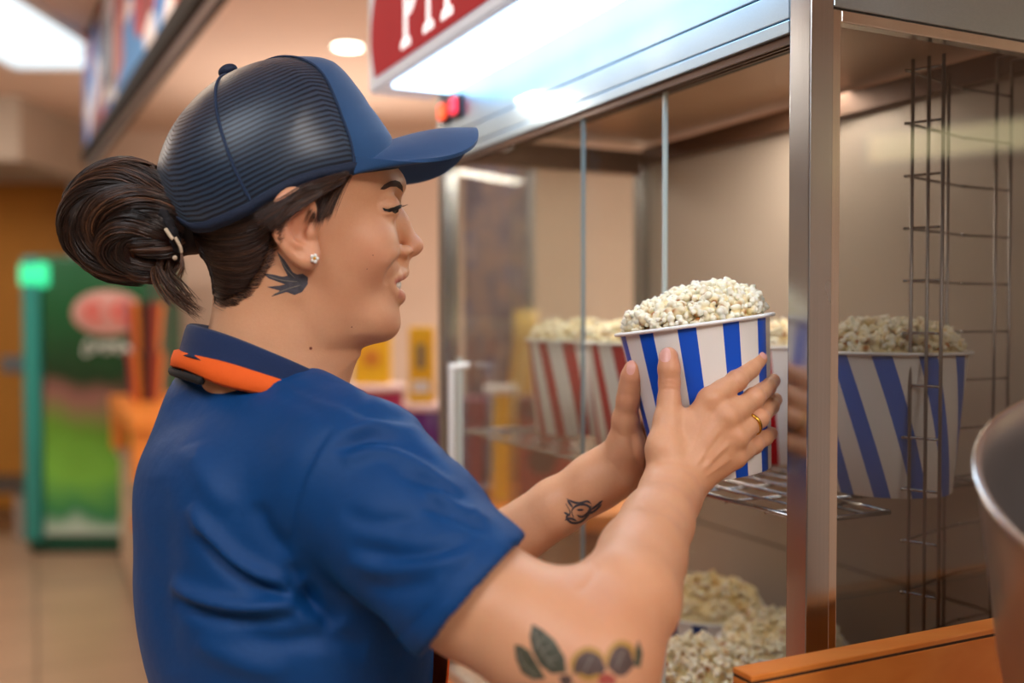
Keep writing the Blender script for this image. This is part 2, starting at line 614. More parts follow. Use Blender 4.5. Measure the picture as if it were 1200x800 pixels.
# lit price board on the right wall, mirrored in the side glass
t = empty('lit_price_board', (XR, .2, 2.13)); tag(t, 'long lit yellow-white board on the right wall, mirrored in the side glass', 'light box')
mb = MB(); mb.box((XR - .0295, .2, 2.10), (.0295, .37, .075)); mb.build('casing', M_white, t, bevel=.006)
mb = MB(); mb.box((XR - .062, .2, 2.10), (.003, .34, .05)); mb.build('diffuser', glow('board_glow', '#ffeeb8', 3.6), t)

# ---------------------------------------------------------------- hanging picture board
def art_mat():
    m, nt, out = new_mat('printed_picture'); n = N(nt)
    tc = n('ShaderNodeTexCoord')
    sp = n('ShaderNodeSeparateXYZ', i_Vector=tc.outputs['Object'])
    vz = n('ShaderNodeTexVoronoi', i_Vector=tc.outputs['Object'], i_Scale=5.2)
    sh = n('ShaderNodeSeparateColor', i_Color=vz.outputs['Color'])
    c = n.ramp(sh.outputs[0], [(0, srgb('#2f6fb8')), (.22, srgb('#4b8fd0')), (.4, srgb('#b9665a')), (.55, srgb('#e9e1e4')), (.7, srgb('#b04a50')), (.82, srgb('#7a3d3a')), (1, srgb('#dfe6ee'))])
    for el in nt.nodes:
        if el.type == 'VALTORGB': el.color_ramp.interpolation = 'CONSTANT'
    b = n('ShaderNodeBsdfPrincipled', i_Base_Color=c, i_Roughness=.6, i_Emission_Color=c, i_Emission_Strength=.08)
    nt.links.new(b.outputs[0], out.inputs[0]); return m


A = np.array([-2.07, 4.90, 0]); B = np.array([-.62, 2.20, 0])
dr = (B - A) / np.linalg.norm(B - A); nn = np.array([-dr[1], dr[0], 0])
if nn @ (-A) < 0: nn = -nn
ax3 = np.array([dr, nn, Z]); L = np.linalg.norm(B - A)
t = empty('hanging_picture_board', tuple(A * .5 + B * .5 + Z * 2.2)); tag(t, 'backlit board with blue and red pictures hanging from ceiling at upper left', 'sign')
mid = (A + B) / 2
mb = MB(); mb.box(mid + Z * 2.225, (L / 2, .034, .035), ax3); mb.box(mid + Z * 2.745, (L / 2, .034, .005), ax3); mb.build('frame', simple('dark_brown_frame', '#1c1715', .7, spec=.2), t, bevel=.004)
mb = MB(); mb.box(mid + Z * 2.5 - nn * .01, (L / 2 - .01, .03, .24), ax3); mb.build('picture', art_mat(), t)
mb = MB(); mb.box(mid + Z * 2.193 , (L / 2, .010, .004), ax3); mb.build('edge_strip', simple('pale_blue_edge', '#a9b3c4', .4), t)
mb = MB()
q = A + dr * 1.0 + nn * .021
mb.box(q + Z * 2.50, (.17, .004, .19), ax3); mb.build('white_picture_frame', M_white, t)
mb = MB(); mb.box(q + Z * 2.50 + nn * .005, (.12, .003, .14), ax3); mb.build('grey_blue_picture', simple('grey_blue_print', '#56667e', .5, noise=.4, nscale=9), t)

# ---------------------------------------------------------------- green drinks cooler
def cooler_print():
    m, nt, out = new_mat('green_cooler_print'); n = N(nt)
    tc = n('ShaderNodeTexCoord'); sp = n('ShaderNodeSeparateXYZ', i_Vector=tc.outputs['Object'])
    nz = n('ShaderNodeTexNoise', i_Vector=tc.outputs['Object'], i_Scale=4.0, i_Detail=2.0)
    z = n.math('ADD', sp.outputs[2], n.math('MULTIPLY_ADD', nz.outputs[0], .25, -.125))
    c = n.ramp(n.math('DIVIDE', z, 2.0), [(.0, srgb('#c9d6cf')), (.09, srgb('#b9d4c4')), (.13, srgb('#2f8a5a')), (.25, srgb('#7cc24a')), (.38, srgb('#5f8f2f')), (.48, srgb('#8c5f58')), (.54, srgb('#1f3a22')), (.75, srgb('#1e5a34')), (.9, srgb('#2f6a4a'))])
    b = n('ShaderNodeBsdfPrincipled', i_Base_Color=c, i_Roughness=.25)
    nt.links.new(b.outputs[0], out.inputs[0]); return m


CX, CY = -2.58, 6.35
t = empty('drinks_cooler', (CX, CY, 0)); tag(t, 'tall green drinks cooler with red and white print beside the amber door', 'cooler')
mg = simple('dark_green_enamel', '#0f5a46', .3)
mb = MB(); mb.box((CX, CY, .92), (.38, .3, .90)); mb.build('cabinet', mg, t, bevel=.02)
mb = MB(); mb.box((CX + .05, CY - .315, .96), (.31, .02, .84)); dor = mb.build('door', cooler_print(), t, bevel=.01)
mb = MB(); mb.box((CX - .32, CY - .32, .95), (.05, .04, .86)); mb.build('door_post', simple('teal_post', '#2f8f88', .3), t, bevel=.012)
mb = MB(); mb.box((CX - .30, CY - .335, 1.70), (.09, .03, .075)); mb.build('lit_cap', simple('green_lit_cap', '#2fd08a', .4, emit='#35e0a0', estr=.9), t, bevel=.03, seg=4)
mb = MB(); mb.box((CX, CY, .012), (.36, .28, .012)); mb.build('plinth', M_black, t)
mb = MB()
v, f = lathe([(0.001, .012), (.17, .01), (.19, 0)], 30, (0, 0, 0), np.array([[1.15, 0, 0], [0, 0, .72], [0, -1, 0]]))
mesh_obj('pale_red_patch', v + np.array([CX + .14, CY - .337, 1.47]), f, simple('pale_pink_print', '#c9948c', .5), dor, True)
mb = MB()
for dx in (0.07, .23):
    s_ = spline([(CX + dx + .05 * math.cos(a), CY - .352, 1.48 + .045 * math.sin(a)) for a in np.linspace(.6, 5.7, 9)], 24)
    mb.tube(s_, .014, 6)
mb.build('red_lettering', simple('red_print', '#d8321e', .5), dor)
mb = MB()
for k in range(5):
    cx = CX + 0.0 + k * .062
    s_ = spline([(cx + .035 * math.cos(a) + .01 * a, CY - .342, 1.26 + (.045 if k == 0 else .028) * math.sin(a * 1.3 + k)) for a in np.linspace(0, 5.5, 10)], 20)
    mb.tube(s_, .006, 5)
mb.build('white_script_lettering', simple('white_print', '#dfe5df', .5), dor)

# ---------------------------------------------------------------- low counter run at left (along U)
def run_pt(s, w=0): return np.array([-1.43, 3.94, 0]) + U * s + V * w


t = empty('counter_unit', tuple(run_pt(1.2, .3))); tag(t, 'cream counter run with dark toe kick behind the woman', 'counter')
mb = MB(); mb.box(run_pt(.62, .33) + Z * .37, (1.32, .3, .29), AX); mb.build('carcass', M_cream, t, bevel=.004)
mb = MB(); mb.box(run_pt(.62, .33) + Z * .04, (1.31, .27, .04), AX); mb.build('toe_kick', simple('dark_brown_kick', '#3c2c22', .6), t)
for k in range(4):
    mb = MB(); mb.box(run_pt(-.3 + k * .6, .022) + Z * .37, (.285, .010, .27), AX); dd = mb.build('cabinet_door', simple('beige_front_%d' % k, ['#b39b82', '#c9b097', '#bba28a', '#cdb49c', '#b59c84'][k], .5), t, bevel=.004)
    mb = MB(); mb.box(run_pt(-.3 + k * .6 + .2, .004) + Z * .58, (.05, .010, .008), AX); mb.build('handle', M_wired, dd, bevel=.003)
mb = MB(); mb.box(run_pt(.62, .33) + Z * .68, (1.34, .33, .02), AX); mb.build('worktop', simple('stone_top', '#a99580', .4), t, bevel=.006)

t = empty('orange_shelf_stand', tuple(run_pt(1.3, .3) + Z * .70)); tag(t, 'orange wooden shelf stand on the cream counter in front of the green cooler', 'shelf stand')
mb = MB(); mb.box(run_pt(1.25, .27) + Z * .965, (.72, .30, .035), AX); mb.build('shelf_top', M_orange, t, bevel=.006)
for s_, w_ in ((1.90, .02), (1.90, .50), (.60, .02), (.60, .50)):
    mb = MB(); mb.box(run_pt(s_, w_) + Z * .815, (.045, .045, .114), AX); mb.build('leg', M_orange, t, bevel=.004)
mb = MB(); mb.box(run_pt(1.25, .52) + Z * .815, (.6, .012, .11), AX); mb.build('back_board', simple('pale_grey_panel', '#aab0b4', .5), t, bevel=.004)

# tall striped cups on the orange table
def carton(name, c, r0, r1, h, cols, parent, n=32):
    """a cup whose wall is split in vertical colour bands"""
    m = [simple('%s_band_%d' % (name, i), x, .45) for i, x in enumerate(cols)]
    v, f = lathe([(r0 * .98, 0), (r0, .002), (r1, h), (r1 * 1.04, h + .004), (r1 * 1.04, h + .010), (r1 * .98, h + .010), (r0 * .95, .006), (.0005, .006)], n, c)
    o = mesh_obj(name, v, f, None, parent, True)
    for x in m: o.data.materials.append(x)
    for i, p in enumerate(o.data.polygons): p.material_index = int(((i % n) / n) * len(cols) * 2) % len(cols)
    return o


for (x, z, lab) in ((-1.95, 1.0, 'lower of the stacked purple, red and orange cups on the orange table'), (-1.95, 1.262, 'upper of the stacked purple, red and orange cups on the orange table')):
    o = carton('striped_cup', (x, 5.30, z), .075, .10, .25, ['#7b3f8e', '#a3203c', '#e8913a', '#2a1d24', '#8c3d3a', '#eda23f'], None)
    tag(o, lab, 'cup', 'striped cups stacked on the orange table')

# ---------------------------------------------------------------- back counter with sweets seen past the woman
t = empty('back_counter', (.1, 2.75, 0)); tag(t, 'orange wooden back counter seen through the glass doors', 'counter')
mb = MB(); mb.box((.02, 2.78, .945), (.95, .36, .022)); mb.build('countertop', M_orange, t, bevel=.004)
mb = MB(); mb.box((.02, 2.80, .46), (.92, .33, .46)); mb.build('front_panel', simple('brown_front_board', '#9c6033', .5, noise=.1, nscale=6), t, bevel=.003)

def cyl(name, c, r, h, mat, parent=None, n=40, rim=None):
    v, f = lathe([(.0005, 0), (r * .97, 0), (r, .004), (r, h - .004), (r * .97, h), (.0005, h)], n, c)
    o = mesh_obj(name, v, f, mat, parent, True)
    return o


TOPZ = .967
mpur = simple('purple_drum_skin', '#5b1a72', .35); mmag = simple('magenta_drum_skin', '#9b1f55', .35)
myel = simple('yellow_card', '#f2c21a', .45, noise=.06, nscale=30); mrd = simple('red_white_can', '#c9402c', .4)
def drum(x, y, mat, lab, r=.085, h=.235):
    t = empty('sweets_drum', (x, y, TOPZ)); tag(t, lab, 'drum')
    cyl('drum_body', (x, y, TOPZ), r, h, mat, t)
    v, f = lathe([(r * .98, h - .004), (r * 1.06, h - .004), (r * 1.06, h + .012), (.0005, h + .014)], 40, (x, y, TOPZ)); mesh_obj('lid', v, f, simple('pale_pink_lid', '#e6cfd4', .4), t, True)
    return TOPZ + h + .014


z1 = drum(-.21, 2.72, mpur, 'purple drum with pale lid under the tall yellow carton')
z2 = drum(-.42, 2.93, mmag, 'magenta drum under the wide yellow box', .10, .27)


def yellow_box(x, y, z, hx, hy, h, lab, tall):
    t = empty('yellow_sweet_box', (x, y, z)); tag(t, lab, 'box')
    mb = MB(); mb.box((x, y, z + h / 2), (hx, hy, h / 2)); b = mb.build('carton', myel, t, bevel=.004)
    mb = MB()
    if tall:
        mb.box((x, y - hy - .001, z + h * .62), (hx * .35, .0015, h * .16)); mb.build('grey_print', simple('grey_print', '#8d7f66', .5), t)
        mb = MB(); mb.box((x, y - hy - .001, z + h * .22), (hx * .7, .0015, h * .08)); mb.build('white_print_label', M_white, t)
    else:
        v, f = lathe([(.0005, .002), (hx * .45, .002), (hx * .5, 0)], 24, (0, 0, 0), np.array([[1, 0, 0], [0, 0, 1], [0, -1, 0]]))
        mesh_obj('orange_print', v + np.array([x, y - hy - .002, z + h * .5]), f, simple('orange_print_ink', '#d98f2c', .5), t)
        mb = MB(); mb.box((x, y, z + h + .008), (hx * .6, hy * .6, .008)); mb.build('green_lid', simple('green_lid_card', '#5fae6a', .5), t)


yellow_box(-.245, 2.70, z1, .033, .025, .205, 'tall yellow sweet carton standing on the purple drum', True)
yellow_box(-.41, 2.93, z2, .052, .03, .155, 'wide yellow sweet box with green lid left of the tall carton', False)
o = cyl('red_and_white_can', (-.163, 2.68, z1), .022, .07, mrd); tag(o, 'small red can beside the tall yellow carton', 'can')
o = cyl('white_can', (-.163, 2.68, z1 + .071), .020, .02, M_white); tag(o, 'small white can sitting on the red can', 'can')

# boxes on the back counter inside the glass view
t = empty('yellow_candy_column', (-.02, 2.62, TOPZ)); tag(t, 'upright yellow candy column behind the glass doors', 'display')
mb = MB(); mb.box((-.03, 2.62, TOPZ + .14), (.022, .03, .14)); mb.build('column', myel, t, bevel=.004)
mb = MB(); mb.box((-.03, 2.62, TOPZ + .29), (.045, .035, .010)); mb.build('white_cap', M_white, t, bevel=.004)
t = empty('red_snack_box', (.07, 2.66, TOPZ)); tag(t, 'dark red snack box with a round print behind the glass doors', 'box')
mb = MB(); mb.box((.09, 2.68, TOPZ + .105), (.072, .05, .105)); mb.build('box_body', simple('brick_red_card', '#a83a24', .5, noise=.15, nscale=12), t, bevel=.004)
v, f = lathe([(.0005, .002), (.035, .002), (.038, 0)], 28, (0, 0, 0), np.array([[1, 0, 0], [0, 0, 1], [0, -1, 0]])); mesh_obj('round_print', v + np.array([.08, 2.629, TOPZ + .10]), f, simple('dark_round_ink', '#5a2418', .5), t)
mb = MB(); mb.box((.09, 2.68, TOPZ + .24), (.075, .052, .028)); mb.build('lid', simple('maroon_lid', '#6b3038', .5), t, bevel=.004)
t = empty('tall_yellow_bottle', (.03, 2.86, TOPZ)); tag(t, 'pale yellow tall bottle seen blurred through the glass doors', 'bottle')
v, f = lathe([(.0005, 0), (.055, 0), (.058, .02), (.05, .3), (.035, .42), (.035, .50), (.0005, .50)], 30, (.04, 2.88, TOPZ)); mesh_obj('bottle_body', v, f, simple('pale_yellow_plastic', '#dcb85a', .4), t, True)
o = carton('purple_striped_box', (-.10, 2.62, TOPZ), .035, .06, .26, ['#5a3b6e', '#8c4a5e', '#3b2a44'], None); tag(o, 'dim purple striped cup left of the yellow candy column', 'cup')

# added mottled pillar standing in for the dark blur behind the far post
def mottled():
    m, nt, out = new_mat('mottled_dark_blur'); n = N(nt)
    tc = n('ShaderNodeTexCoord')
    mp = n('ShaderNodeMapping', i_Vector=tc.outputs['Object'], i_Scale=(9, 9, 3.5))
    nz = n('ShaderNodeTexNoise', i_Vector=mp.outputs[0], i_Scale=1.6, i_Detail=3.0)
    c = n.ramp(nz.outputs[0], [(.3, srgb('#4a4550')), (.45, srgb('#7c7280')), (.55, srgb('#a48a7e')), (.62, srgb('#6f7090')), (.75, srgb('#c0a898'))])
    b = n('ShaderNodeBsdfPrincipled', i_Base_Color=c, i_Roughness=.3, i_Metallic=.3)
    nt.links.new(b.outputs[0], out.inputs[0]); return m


t = empty('mottled_pillar', (-.02, 3.02, TOPZ)); tag(t, 'tall dim grey dispenser added behind the far steel post', 'pillar')
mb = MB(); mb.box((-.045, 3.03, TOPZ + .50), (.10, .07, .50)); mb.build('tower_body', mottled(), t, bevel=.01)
mb = MB(); mb.box((.055, 2.95, TOPZ + .49), (.012, .012, .49)); mb.build('steel_edge', M_steel, t, bevel=.003)

# ================================================================ popcorn display case
CASE = empty('popcorn_display_case', tuple(K(.43, .2, .885)))
tag(CASE, 'stainless steel popcorn display case with sliding glass doors', 'display case')
T1, W1, ZB, ZR = .86, .40, .885, 1.692
for (t0, w0, zt) in ((0, 0, 1.90), (T1 - .026, 0, 1.80), (T1 - .026, W1 - .026, 1.74), (0, W1 - .026, 1.80)):
    mb = MB(); kbox(mb, t0, t0 + .026, w0, w0 + .026, ZB, zt); mb.build('corner_post', M_steel, CASE, bevel=.0012)
# front header, three steel strips with dark gaps between them
mb = MB(); kbox(mb, .026, T1, .006, .05, ZR + .006, 1.80); mb.build('header_core', M_dark, CASE)
mb = MB(); kbox(mb, .0265, T1 + .002, 0, .008, 1.7375, 1.86); mb.build('header_panel', M_steelh, CASE, bevel=.001)
mb = MB(); kbox(mb, .0265, T1 + .002, 0, .008, 1.7095, 1.7362); mb.build('header_strip', M_steelh, CASE, bevel=.001)
mb = MB(); kbox(mb, .0265, T1 + .002, 0, .008, 1.6965, 1.7085); mb.build('header_lip', M_steelh, CASE, bevel=.001)
for w in (.004, .011, .018):
    mb = MB(); kbox(mb, .026, T1, w, w + .0028, 1.689, 1.697); mb.build('door_track', M_brown, CASE)
# side top rail and bead
mb = MB(); kbox(mb, 0, .026, .026, W1 - .026, 1.716, 1.757); mb.build('side_rail', M_steelh, CASE, bevel=.001)
mb = MB(); kbox(mb, 0, .026, .026, W1 - .026, 1.7585, 1.90); mb.build('upper_side_panel', M_steelh, CASE, bevel=.001)
mb = MB(); kbox(mb, .003, .016, .0265, .0375, ZB, 1.7155); kbox(mb, .003, .016, .0375, W1 - .026, 1.7045, 1.7155); mb.build('glazing_bead', M_bead, CASE, bevel=.0012)
mb = MB(); kbox(mb, T1 - .026, T1, .026, W1 - .026, 1.70, 1.74); mb.build('far_side_rail', M_brown, CASE, bevel=.001)
# roof and back
mb = MB(); kbox(mb, .01, T1 - .004, .05, W1, 1.752, 1.756); mb.build('inner_roof', M_roofin, CASE)
mb = MB(); kbox(mb, .026, T1 - .026, W1 - .026, W1 - .004, 1.716, 1.745); mb.build('back_rail', M_brown, CASE, bevel=.001)
mb = MB(); kbox(mb, .026, T1 - .026, W1 - .008, W1, 1.112, 1.716); mb.build('back_panel', M_satin, CASE)
mb = MB(); kbox(mb, .026, T1 - .026, W1 - .008, W1, ZB, 1.109); mb.build('lower_back_panel', M_satin, CASE)
mb = MB(); kbox(mb, .026, T1 - .026, W1 - .0035, W1 - .0005, 1.105, 1.116); mb.build('panel_joint', M_brown, CASE)
mb = MB(); kbox(mb, .0, T1, 0, W1, ZB - .02, ZB); mb.build('deck', M_satin, CASE, bevel=.001)
# glass
def pane(name, t0, t1, w0, w1, z0, z1, mat, parent=CASE):
    mb = MB(); kbox(mb, t0, t1, w0, w1, z0, z1); return mb.build(name, mat, parent)


p1_ = pane('sliding_glass_door', .40, T1 - .026, .006, .010, ZB + .002, 1.694, M_glass)
mb = MB(); kbox(mb, .398, .3998, .005, .010, ZB + .002, 1.694); mb.build('glass_edge', simple('dim_glass_edge', '#8d9c9b', .2), p1_)
p2_ = pane('sliding_glass_door', .238, .62, .013, .017, ZB + .002, 1.694, M_glass)
mb = MB(); kbox(mb, .2355, .2378, .0125, .0175, ZB + .002, 1.694); mb.build('glass_edge', M_edge, p2_)
pane('side_glass', .008, .012, .038, W1 - .026, ZB + .002, 1.706, M_glass_side)
pane('side_glass', T1 - .018, T1 - .014, .027, W1 - .027, ZB + .002, 1.702, M_glass)
mb = MB(); mb.tube(spline([K(.745, .004, 1.375), K(.745, -.022, 1.372), K(.745, -.024, 1.36), K(.745, -.024, 1.20), K(.745, -.022, 1.188), K(.745, .004, 1.185)], 40), .0048, 10)
mb.build('door_handle', M_white, p1_, True)
mb = MB(); kbox(mb, .775, .790, .002, .006, 1.17, 1.385); mb.build('handle_plate', M_edge, p1_)

# counter under the case
t = empty('serving_counter', tuple(K(.4, .2, 0))); tag(t, 'orange wooden serving counter under the display case', 'counter')
mb = MB(); kbox(mb, -.02, 1.0, -.03, .47, .0, .845); mb.build('carcass', simple('brown_carcass_board', '#8c5228', .5, noise=.08, nscale=8), t, bevel=.003)
mb = MB(); kbox(mb, -.045, 1.02, -.05, .50, .845, .8645); mb.build('countertop', M_orange, t, bevel=.004)

# wooden upstand in front of the side glass
t = empty('wooden_service_box', tuple(K(-.09, .05, .0))); tag(t, 'orange wooden box with cracked top edge below the side glass', 'wooden box')
mb = MB(); kbox(mb, -.0725, -.050, -.118, .60, 1.178, 1.1825); mb.build('top_strip', M_orange, t, bevel=.0008)
mb = MB(); kbox(mb, -.072, -.0505, -.1175, .60, 1.1755, 1.1785); mb.build('dark_joint', M_crack, t)
mb = MB(); kbox(mb, -.0725, -.050, -.118, .60, .0, 1.176); mb.build('side_board', M_orange2, t, bevel=.001)

# ---------------------------------------------------------------- lit sign on the header
SIGN = empty('popcorn_sign', tuple(K(.44, -.055, 1.80)))
tag(SIGN, 'lit white sign box with red panel and white PIPOCA letters', 'sign')
SW, SZ0, SZ1 = -.109, 1.800, 1.965
mb = MB(); kbox(mb, -.10, .886, SW, -.001, SZ0 + .004, SZ1); mb.build('casing', simple('white_sign_casing', '#dfe6ee', .4, emit='#cfe0f2', estr=.28), SIGN, bevel=.006)
mb = MB(); kbox(mb, -.09, .80, SW + .012, -.004, SZ0 - .001, SZ0 + .006); mb.build('light_diffuser', glow('sign_tube_glow', '#b4dcff', 6), SIGN)
FACE = K(0, SW, 0)
# red panel with bowed ends, on the front face; x runs to the reader's right = -U
EX = -U; EY = Z; EN = -V
pts = []
h0, h1 = 1.822, 1.950
xs0, xs1 = -.866, .06
for a in np.linspace(0, 1, 10): pts.append((xs0 + .022 - .022 * math.sin(a * PI), h0 + (h1 - h0) * a))
pts = pts[::-1]
poly = [(xs0 + .02, h0)] + [(xs1, h0), (xs1, h1)] + pts[:-1]
mb = MB(); mb.prism(poly[::1], K(0, SW, 0) + EN * .0005, EX, EY, EN, .002)
def lit(name, col, e, es):
    return simple(name, col, .55, spec=.12, emit=e, estr=es)
mb.build('red_panel', lit('lit_red_panel', '#b80d22', '#c00f24', .22), SIGN)


def letter(ch, x0, w, z0, h):
    """slab-serif fairground letters as polygons, x to the reader's right"""
    mb = MB(); o = K(0, SW, 0) + EN * .0026

    def pr(poly): mb.prism([(x0 + w * a, z0 + h * b) for a, b in poly], o, EX, EY, EN, .0015)
    def arc(cx, cy, rx, ry, a0, a1, th, n=14):
        for i in range(n):
            a = a0 + (a1 - a0) * i / n; b = a0 + (a1 - a0) * (i + 1) / n
            pr([(cx + rx * math.cos(a), cy + ry * math.sin(a)), (cx + rx * math.cos(b), cy + ry * math.sin(b)),
                (cx + (rx - th) * math.cos(b), cy + (ry - th * .8) * math.sin(b)), (cx + (rx - th) * math.cos(a), cy + (ry - th * .8) * math.sin(a))])
    def serif(cx, y, sw=.26, up=True):
        s = 1 if up else -1
        pr([(cx - sw, y), (cx + sw, y), (cx + sw * 1.05, y + s * .06), (cx + sw * .8, y + s * .12), (cx - sw * .8, y + s * .12), (cx - sw * 1.05, y + s * .06)][::s])
    if ch == 'P':
        pr([(.20, .05), (.42, .05), (.40, .5), (.42, .95), (.20, .95), (.22, .5)]); serif(.31, 0); serif(.28, 1, .24, False)
        arc(.48, .70, .44, .29, -PI / 2, PI / 2, .2)
        pr([(.36, .41), (.52, .41), (.52, .55), (.36, .55)]); pr([(.36, .86), (.52, .86), (.52, .99), (.36, .99)])
    elif ch == 'I':
        pr([(.38, .05), (.62, .05), (.60, .5), (.62, .95), (.38, .95), (.40, .5)]); serif(.5, 0, .34); serif(.5, 1, .34, False)
    elif ch == 'O': arc(.5, .5, .47, .5, 0, 2 * PI, .22, 28)
    elif ch == 'C': arc(.52, .5, .47, .5, .7, 2 * PI - .7, .22, 24); serif(.86, .72, .08)
    elif ch == 'A':
        pr([(.05, .05), (.2, .05), (.5, .8), (.8, .05), (.98, .05), (.6, 1), (.42, 1)][:3] + [(.56, 1), (.42, 1)])
        pr([(.5, .8), (.78, .05), (.98, .05), (.58, 1), (.44, 1)]); serif(.13, 0, .15); serif(.86, 0, .17)
        pr([(.3, .28), (.68, .28), (.64, .4), (.34, .4)])
    mb.build('letter_' + ch.lower(), lit('lit_white_letter', '#f2ecec', '#fff4f4', .9), SIGN)


for ch, tt, w in (('P', .722, .072), ('I', .637, .055), ('P', .565, .072), ('O', .478, .075), ('C', .39, .075), ('A', .30, .08)):
    letter(ch, -tt, w, 1.834, .104)

# two lit rocker switches at the far end of the header
for (tt, lab, c, e) in ((.820, 'orange lit rocker switch below the far end of the sign', '#ff5a1e', '#ff4a14'), (.772, 'pink-red lit rocker switch right of the orange one', '#f0283c', '#ff2a44')):
    t = empty('rocker_switch', tuple(K(tt, -.004, 1.771))); tag(t, lab, 'switch', None)
    mb = MB(); kbox(mb, tt - .016, tt + .016, -.006, -.0002, 1.755, 1.791); mb.build('housing', M_black, t, bevel=.002)
    mb = MB(); kbox(mb, tt - .011, tt + .011, -.013, -.006, 1.761, 1.786); mb.build('lit_rocker', simple('lit_rocker_' + c[1:], c, .3, emit=e, estr=1.6), t, bevel=.004, seg=3)

# ---------------------------------------------------------------- wire shelf
SZ = 1.268
SH = empty('wire_shelf', tuple(K(.4, .2, SZ))); tag(SH, 'chrome wire shelf carrying the popcorn buckets inside the case', 'shelf')
def wtube(pts, r, name='wire', mat=None, parent=None, sm=0, closed=False):
    mb = MB(); p = spline(pts, sm, closed) if sm else np.array(pts); mb.tube(p, r, 8, closed); return mb
mb = MB()
zs = SZ - .0032
out = [K(.034, .034, zs), K(.034, .132, zs), K(.108, .132, zs), K(.108, .355, zs), K(.82, .355, zs), K(.82, .034, zs)]
for i in range(6): mb.tube([out[i], out[(i + 1) % 6]], .0026, 8)
mb.build('outer_frame', M_wire, SH, True)
mb = MB()
for i in range(1, 9):
    w = .034 + i * .036
    mb.tube([K(.034 if w < .132 else .108, w, zs), K(.82, w, zs)], .0018, 8)
mb.build('long_wires', M_wire, SH, True)
mb = MB()
for i in range(1, 13):
    tt = .034 + i * .0605
    mb.tube([K(tt, .034, zs - .003), K(tt, .132 if tt < .108 else .355, zs - .003)], .0016, 6)
mb.build('cross_wires', M_wire, SH, True)
# the shelf ends on ledges at the back and the far side
mb = MB(); kbox(mb, .11, .83, .352, .392, zs - .006, zs - .003); kbox(mb, .816, .834, .03, .36, zs - .006, zs - .003)
kbox(mb, .026, .04, .020, .036, zs - .006, zs - .003); mb.build('bracket', M_wired, SH)

# ---------------------------------------------------------------- wire holder behind the side glass
RK = empty('wire_cup_holder', tuple(K(.05, .2, 1.6))); tag(RK, 'tall chrome wire cup holder hanging behind the side glass', 'wire rack')
def RP(px, py, w_t): return ray_plane(px, py, K(w_t, 0, 0), U)
TA, TB = .040, .095
Apx, Bpx, Cpx, Dpx = 1061, 1103, 1124, 1182
A0 = RP(Apx, 370, .058); B0 = RP(Bpx, 370, .026); C0 = RP(Cpx, 370, .088); D0 = RP(Dpx, 370, .092)
zt, zb = 1.70, 1.02
zr = [1.6895 - .0512 * i for i in range(14)]
def atz(p, z): q = np.array(p); q[2] = z; return q
mb = MB()
for z in zr:
    mb.tube(spline([atz(B0, z), atz(A0 * .96 + B0 * .04, z), atz(A0, z), atz(A0 * .94 + C0 * .06, z), atz(C0, z), atz(C0 * .93 + D0 * .07, z), atz(D0, z)], 26), .0015, 6)
mb.build('ring_wires', M_wire, RK, True)
mb = MB()
for q in (A0 * .85 + B0 * .15, A0 * .4 + B0 * .6, B0, A0 * .25 + C0 * .75 + (C0 - A0) * .0, C0 * .3 + D0 * .7, D0):
    mb.tube([atz(q, zt), atz(q, zb)], .0019, 8)
mb.build('upright_wires', M_wired, RK, True)
mb = MB(); qq = (C0 * .3 + D0 * .7)
for q in (D0, qq): mb.tube([atz(q, zt - .003), atz(q + V * .0, 1.728), atz(q - U * .07, 1.728)], .0019, 8)
mb.build('hanger_hooks', M_wired, RK, True)

# ---------------------------------------------------------------- steel scoop bucket at the right edge
t = empty('steel_ice_bucket', tuple(P(1300, 800, .62))); tag(t, 'tapered stainless steel bucket cut off by the right picture edge', 'bucket')
ax_ = Matrix.Rotation(R(-6), 3, 'Y') @ Matrix.Rotation(R(26), 3, 'X')
axm = np.array(ax_).T
bc = P(1420, 578, .60)
prof = [(.0005, -.30), (.058, -.30), (.062, -.295), (.100, -.15), (.124, -.03), (.128, -.004), (.130, 0), (.129, .002), (.1265, .001), (.122, -.03), (.098, -.15), (.060, -.29), (.0005, -.292)]
v, f = lathe(prof, 90, bc, axm); mesh_obj('bucket_wall', v, f, simple('polished_bucket_steel', '#a79f9a', .33, metal=.85, noise=.08, nscale=7), t, True)
v, f = lathe([(.130 + .0022 * math.cos(a), .0022 * math.sin(a)) for a in np.linspace(0, 2 * PI, 10)], 90, bc, axm); mesh_obj('rolled_rim', v, f, M_bead, t, True)
# ================================================================ buckets and popcorn
def fast_mesh(name, v, f, mat=None, parent=None, smooth=True, attrs=None):
    me = bpy.data.meshes.new(name)
    if parent is not None:
        M = np.array(world_of(parent).inverted()); v = v @ M[:3, :3].T + M[:3, 3]
    f = np.asarray(f, dtype=np.int32); nf, k = f.shape
    me.vertices.add(len(v)); me.vertices.foreach_set('co', v.astype(np.float32).ravel())
    me.loops.add(nf * k); me.loops.foreach_set('vertex_index', f.ravel())
    me.polygons.add(nf); me.polygons.foreach_set('loop_start', np.arange(0, nf * k, k, dtype=np.int32))
    try: me.polygons.foreach_set('loop_total', np.full(nf, k, dtype=np.int32))
    except Exception: pass
    me.update(calc_edges=True)
    me.polygons.foreach_set('use_smooth', np.full(nf, smooth))
    for an, (typ, data) in (attrs or {}).items():
        at = me.attributes.new(an, typ, 'POINT')
        if typ == 'FLOAT': at.data.foreach_set('value', np.asarray(data, np.float32))
        else: at.data.foreach_set('color', np.asarray(data, np.float32).ravel())
    if mat: me.materials.append(mat)
    me.validate()
    o = bpy.data.objects.new(name, me)
    return link(o, parent)


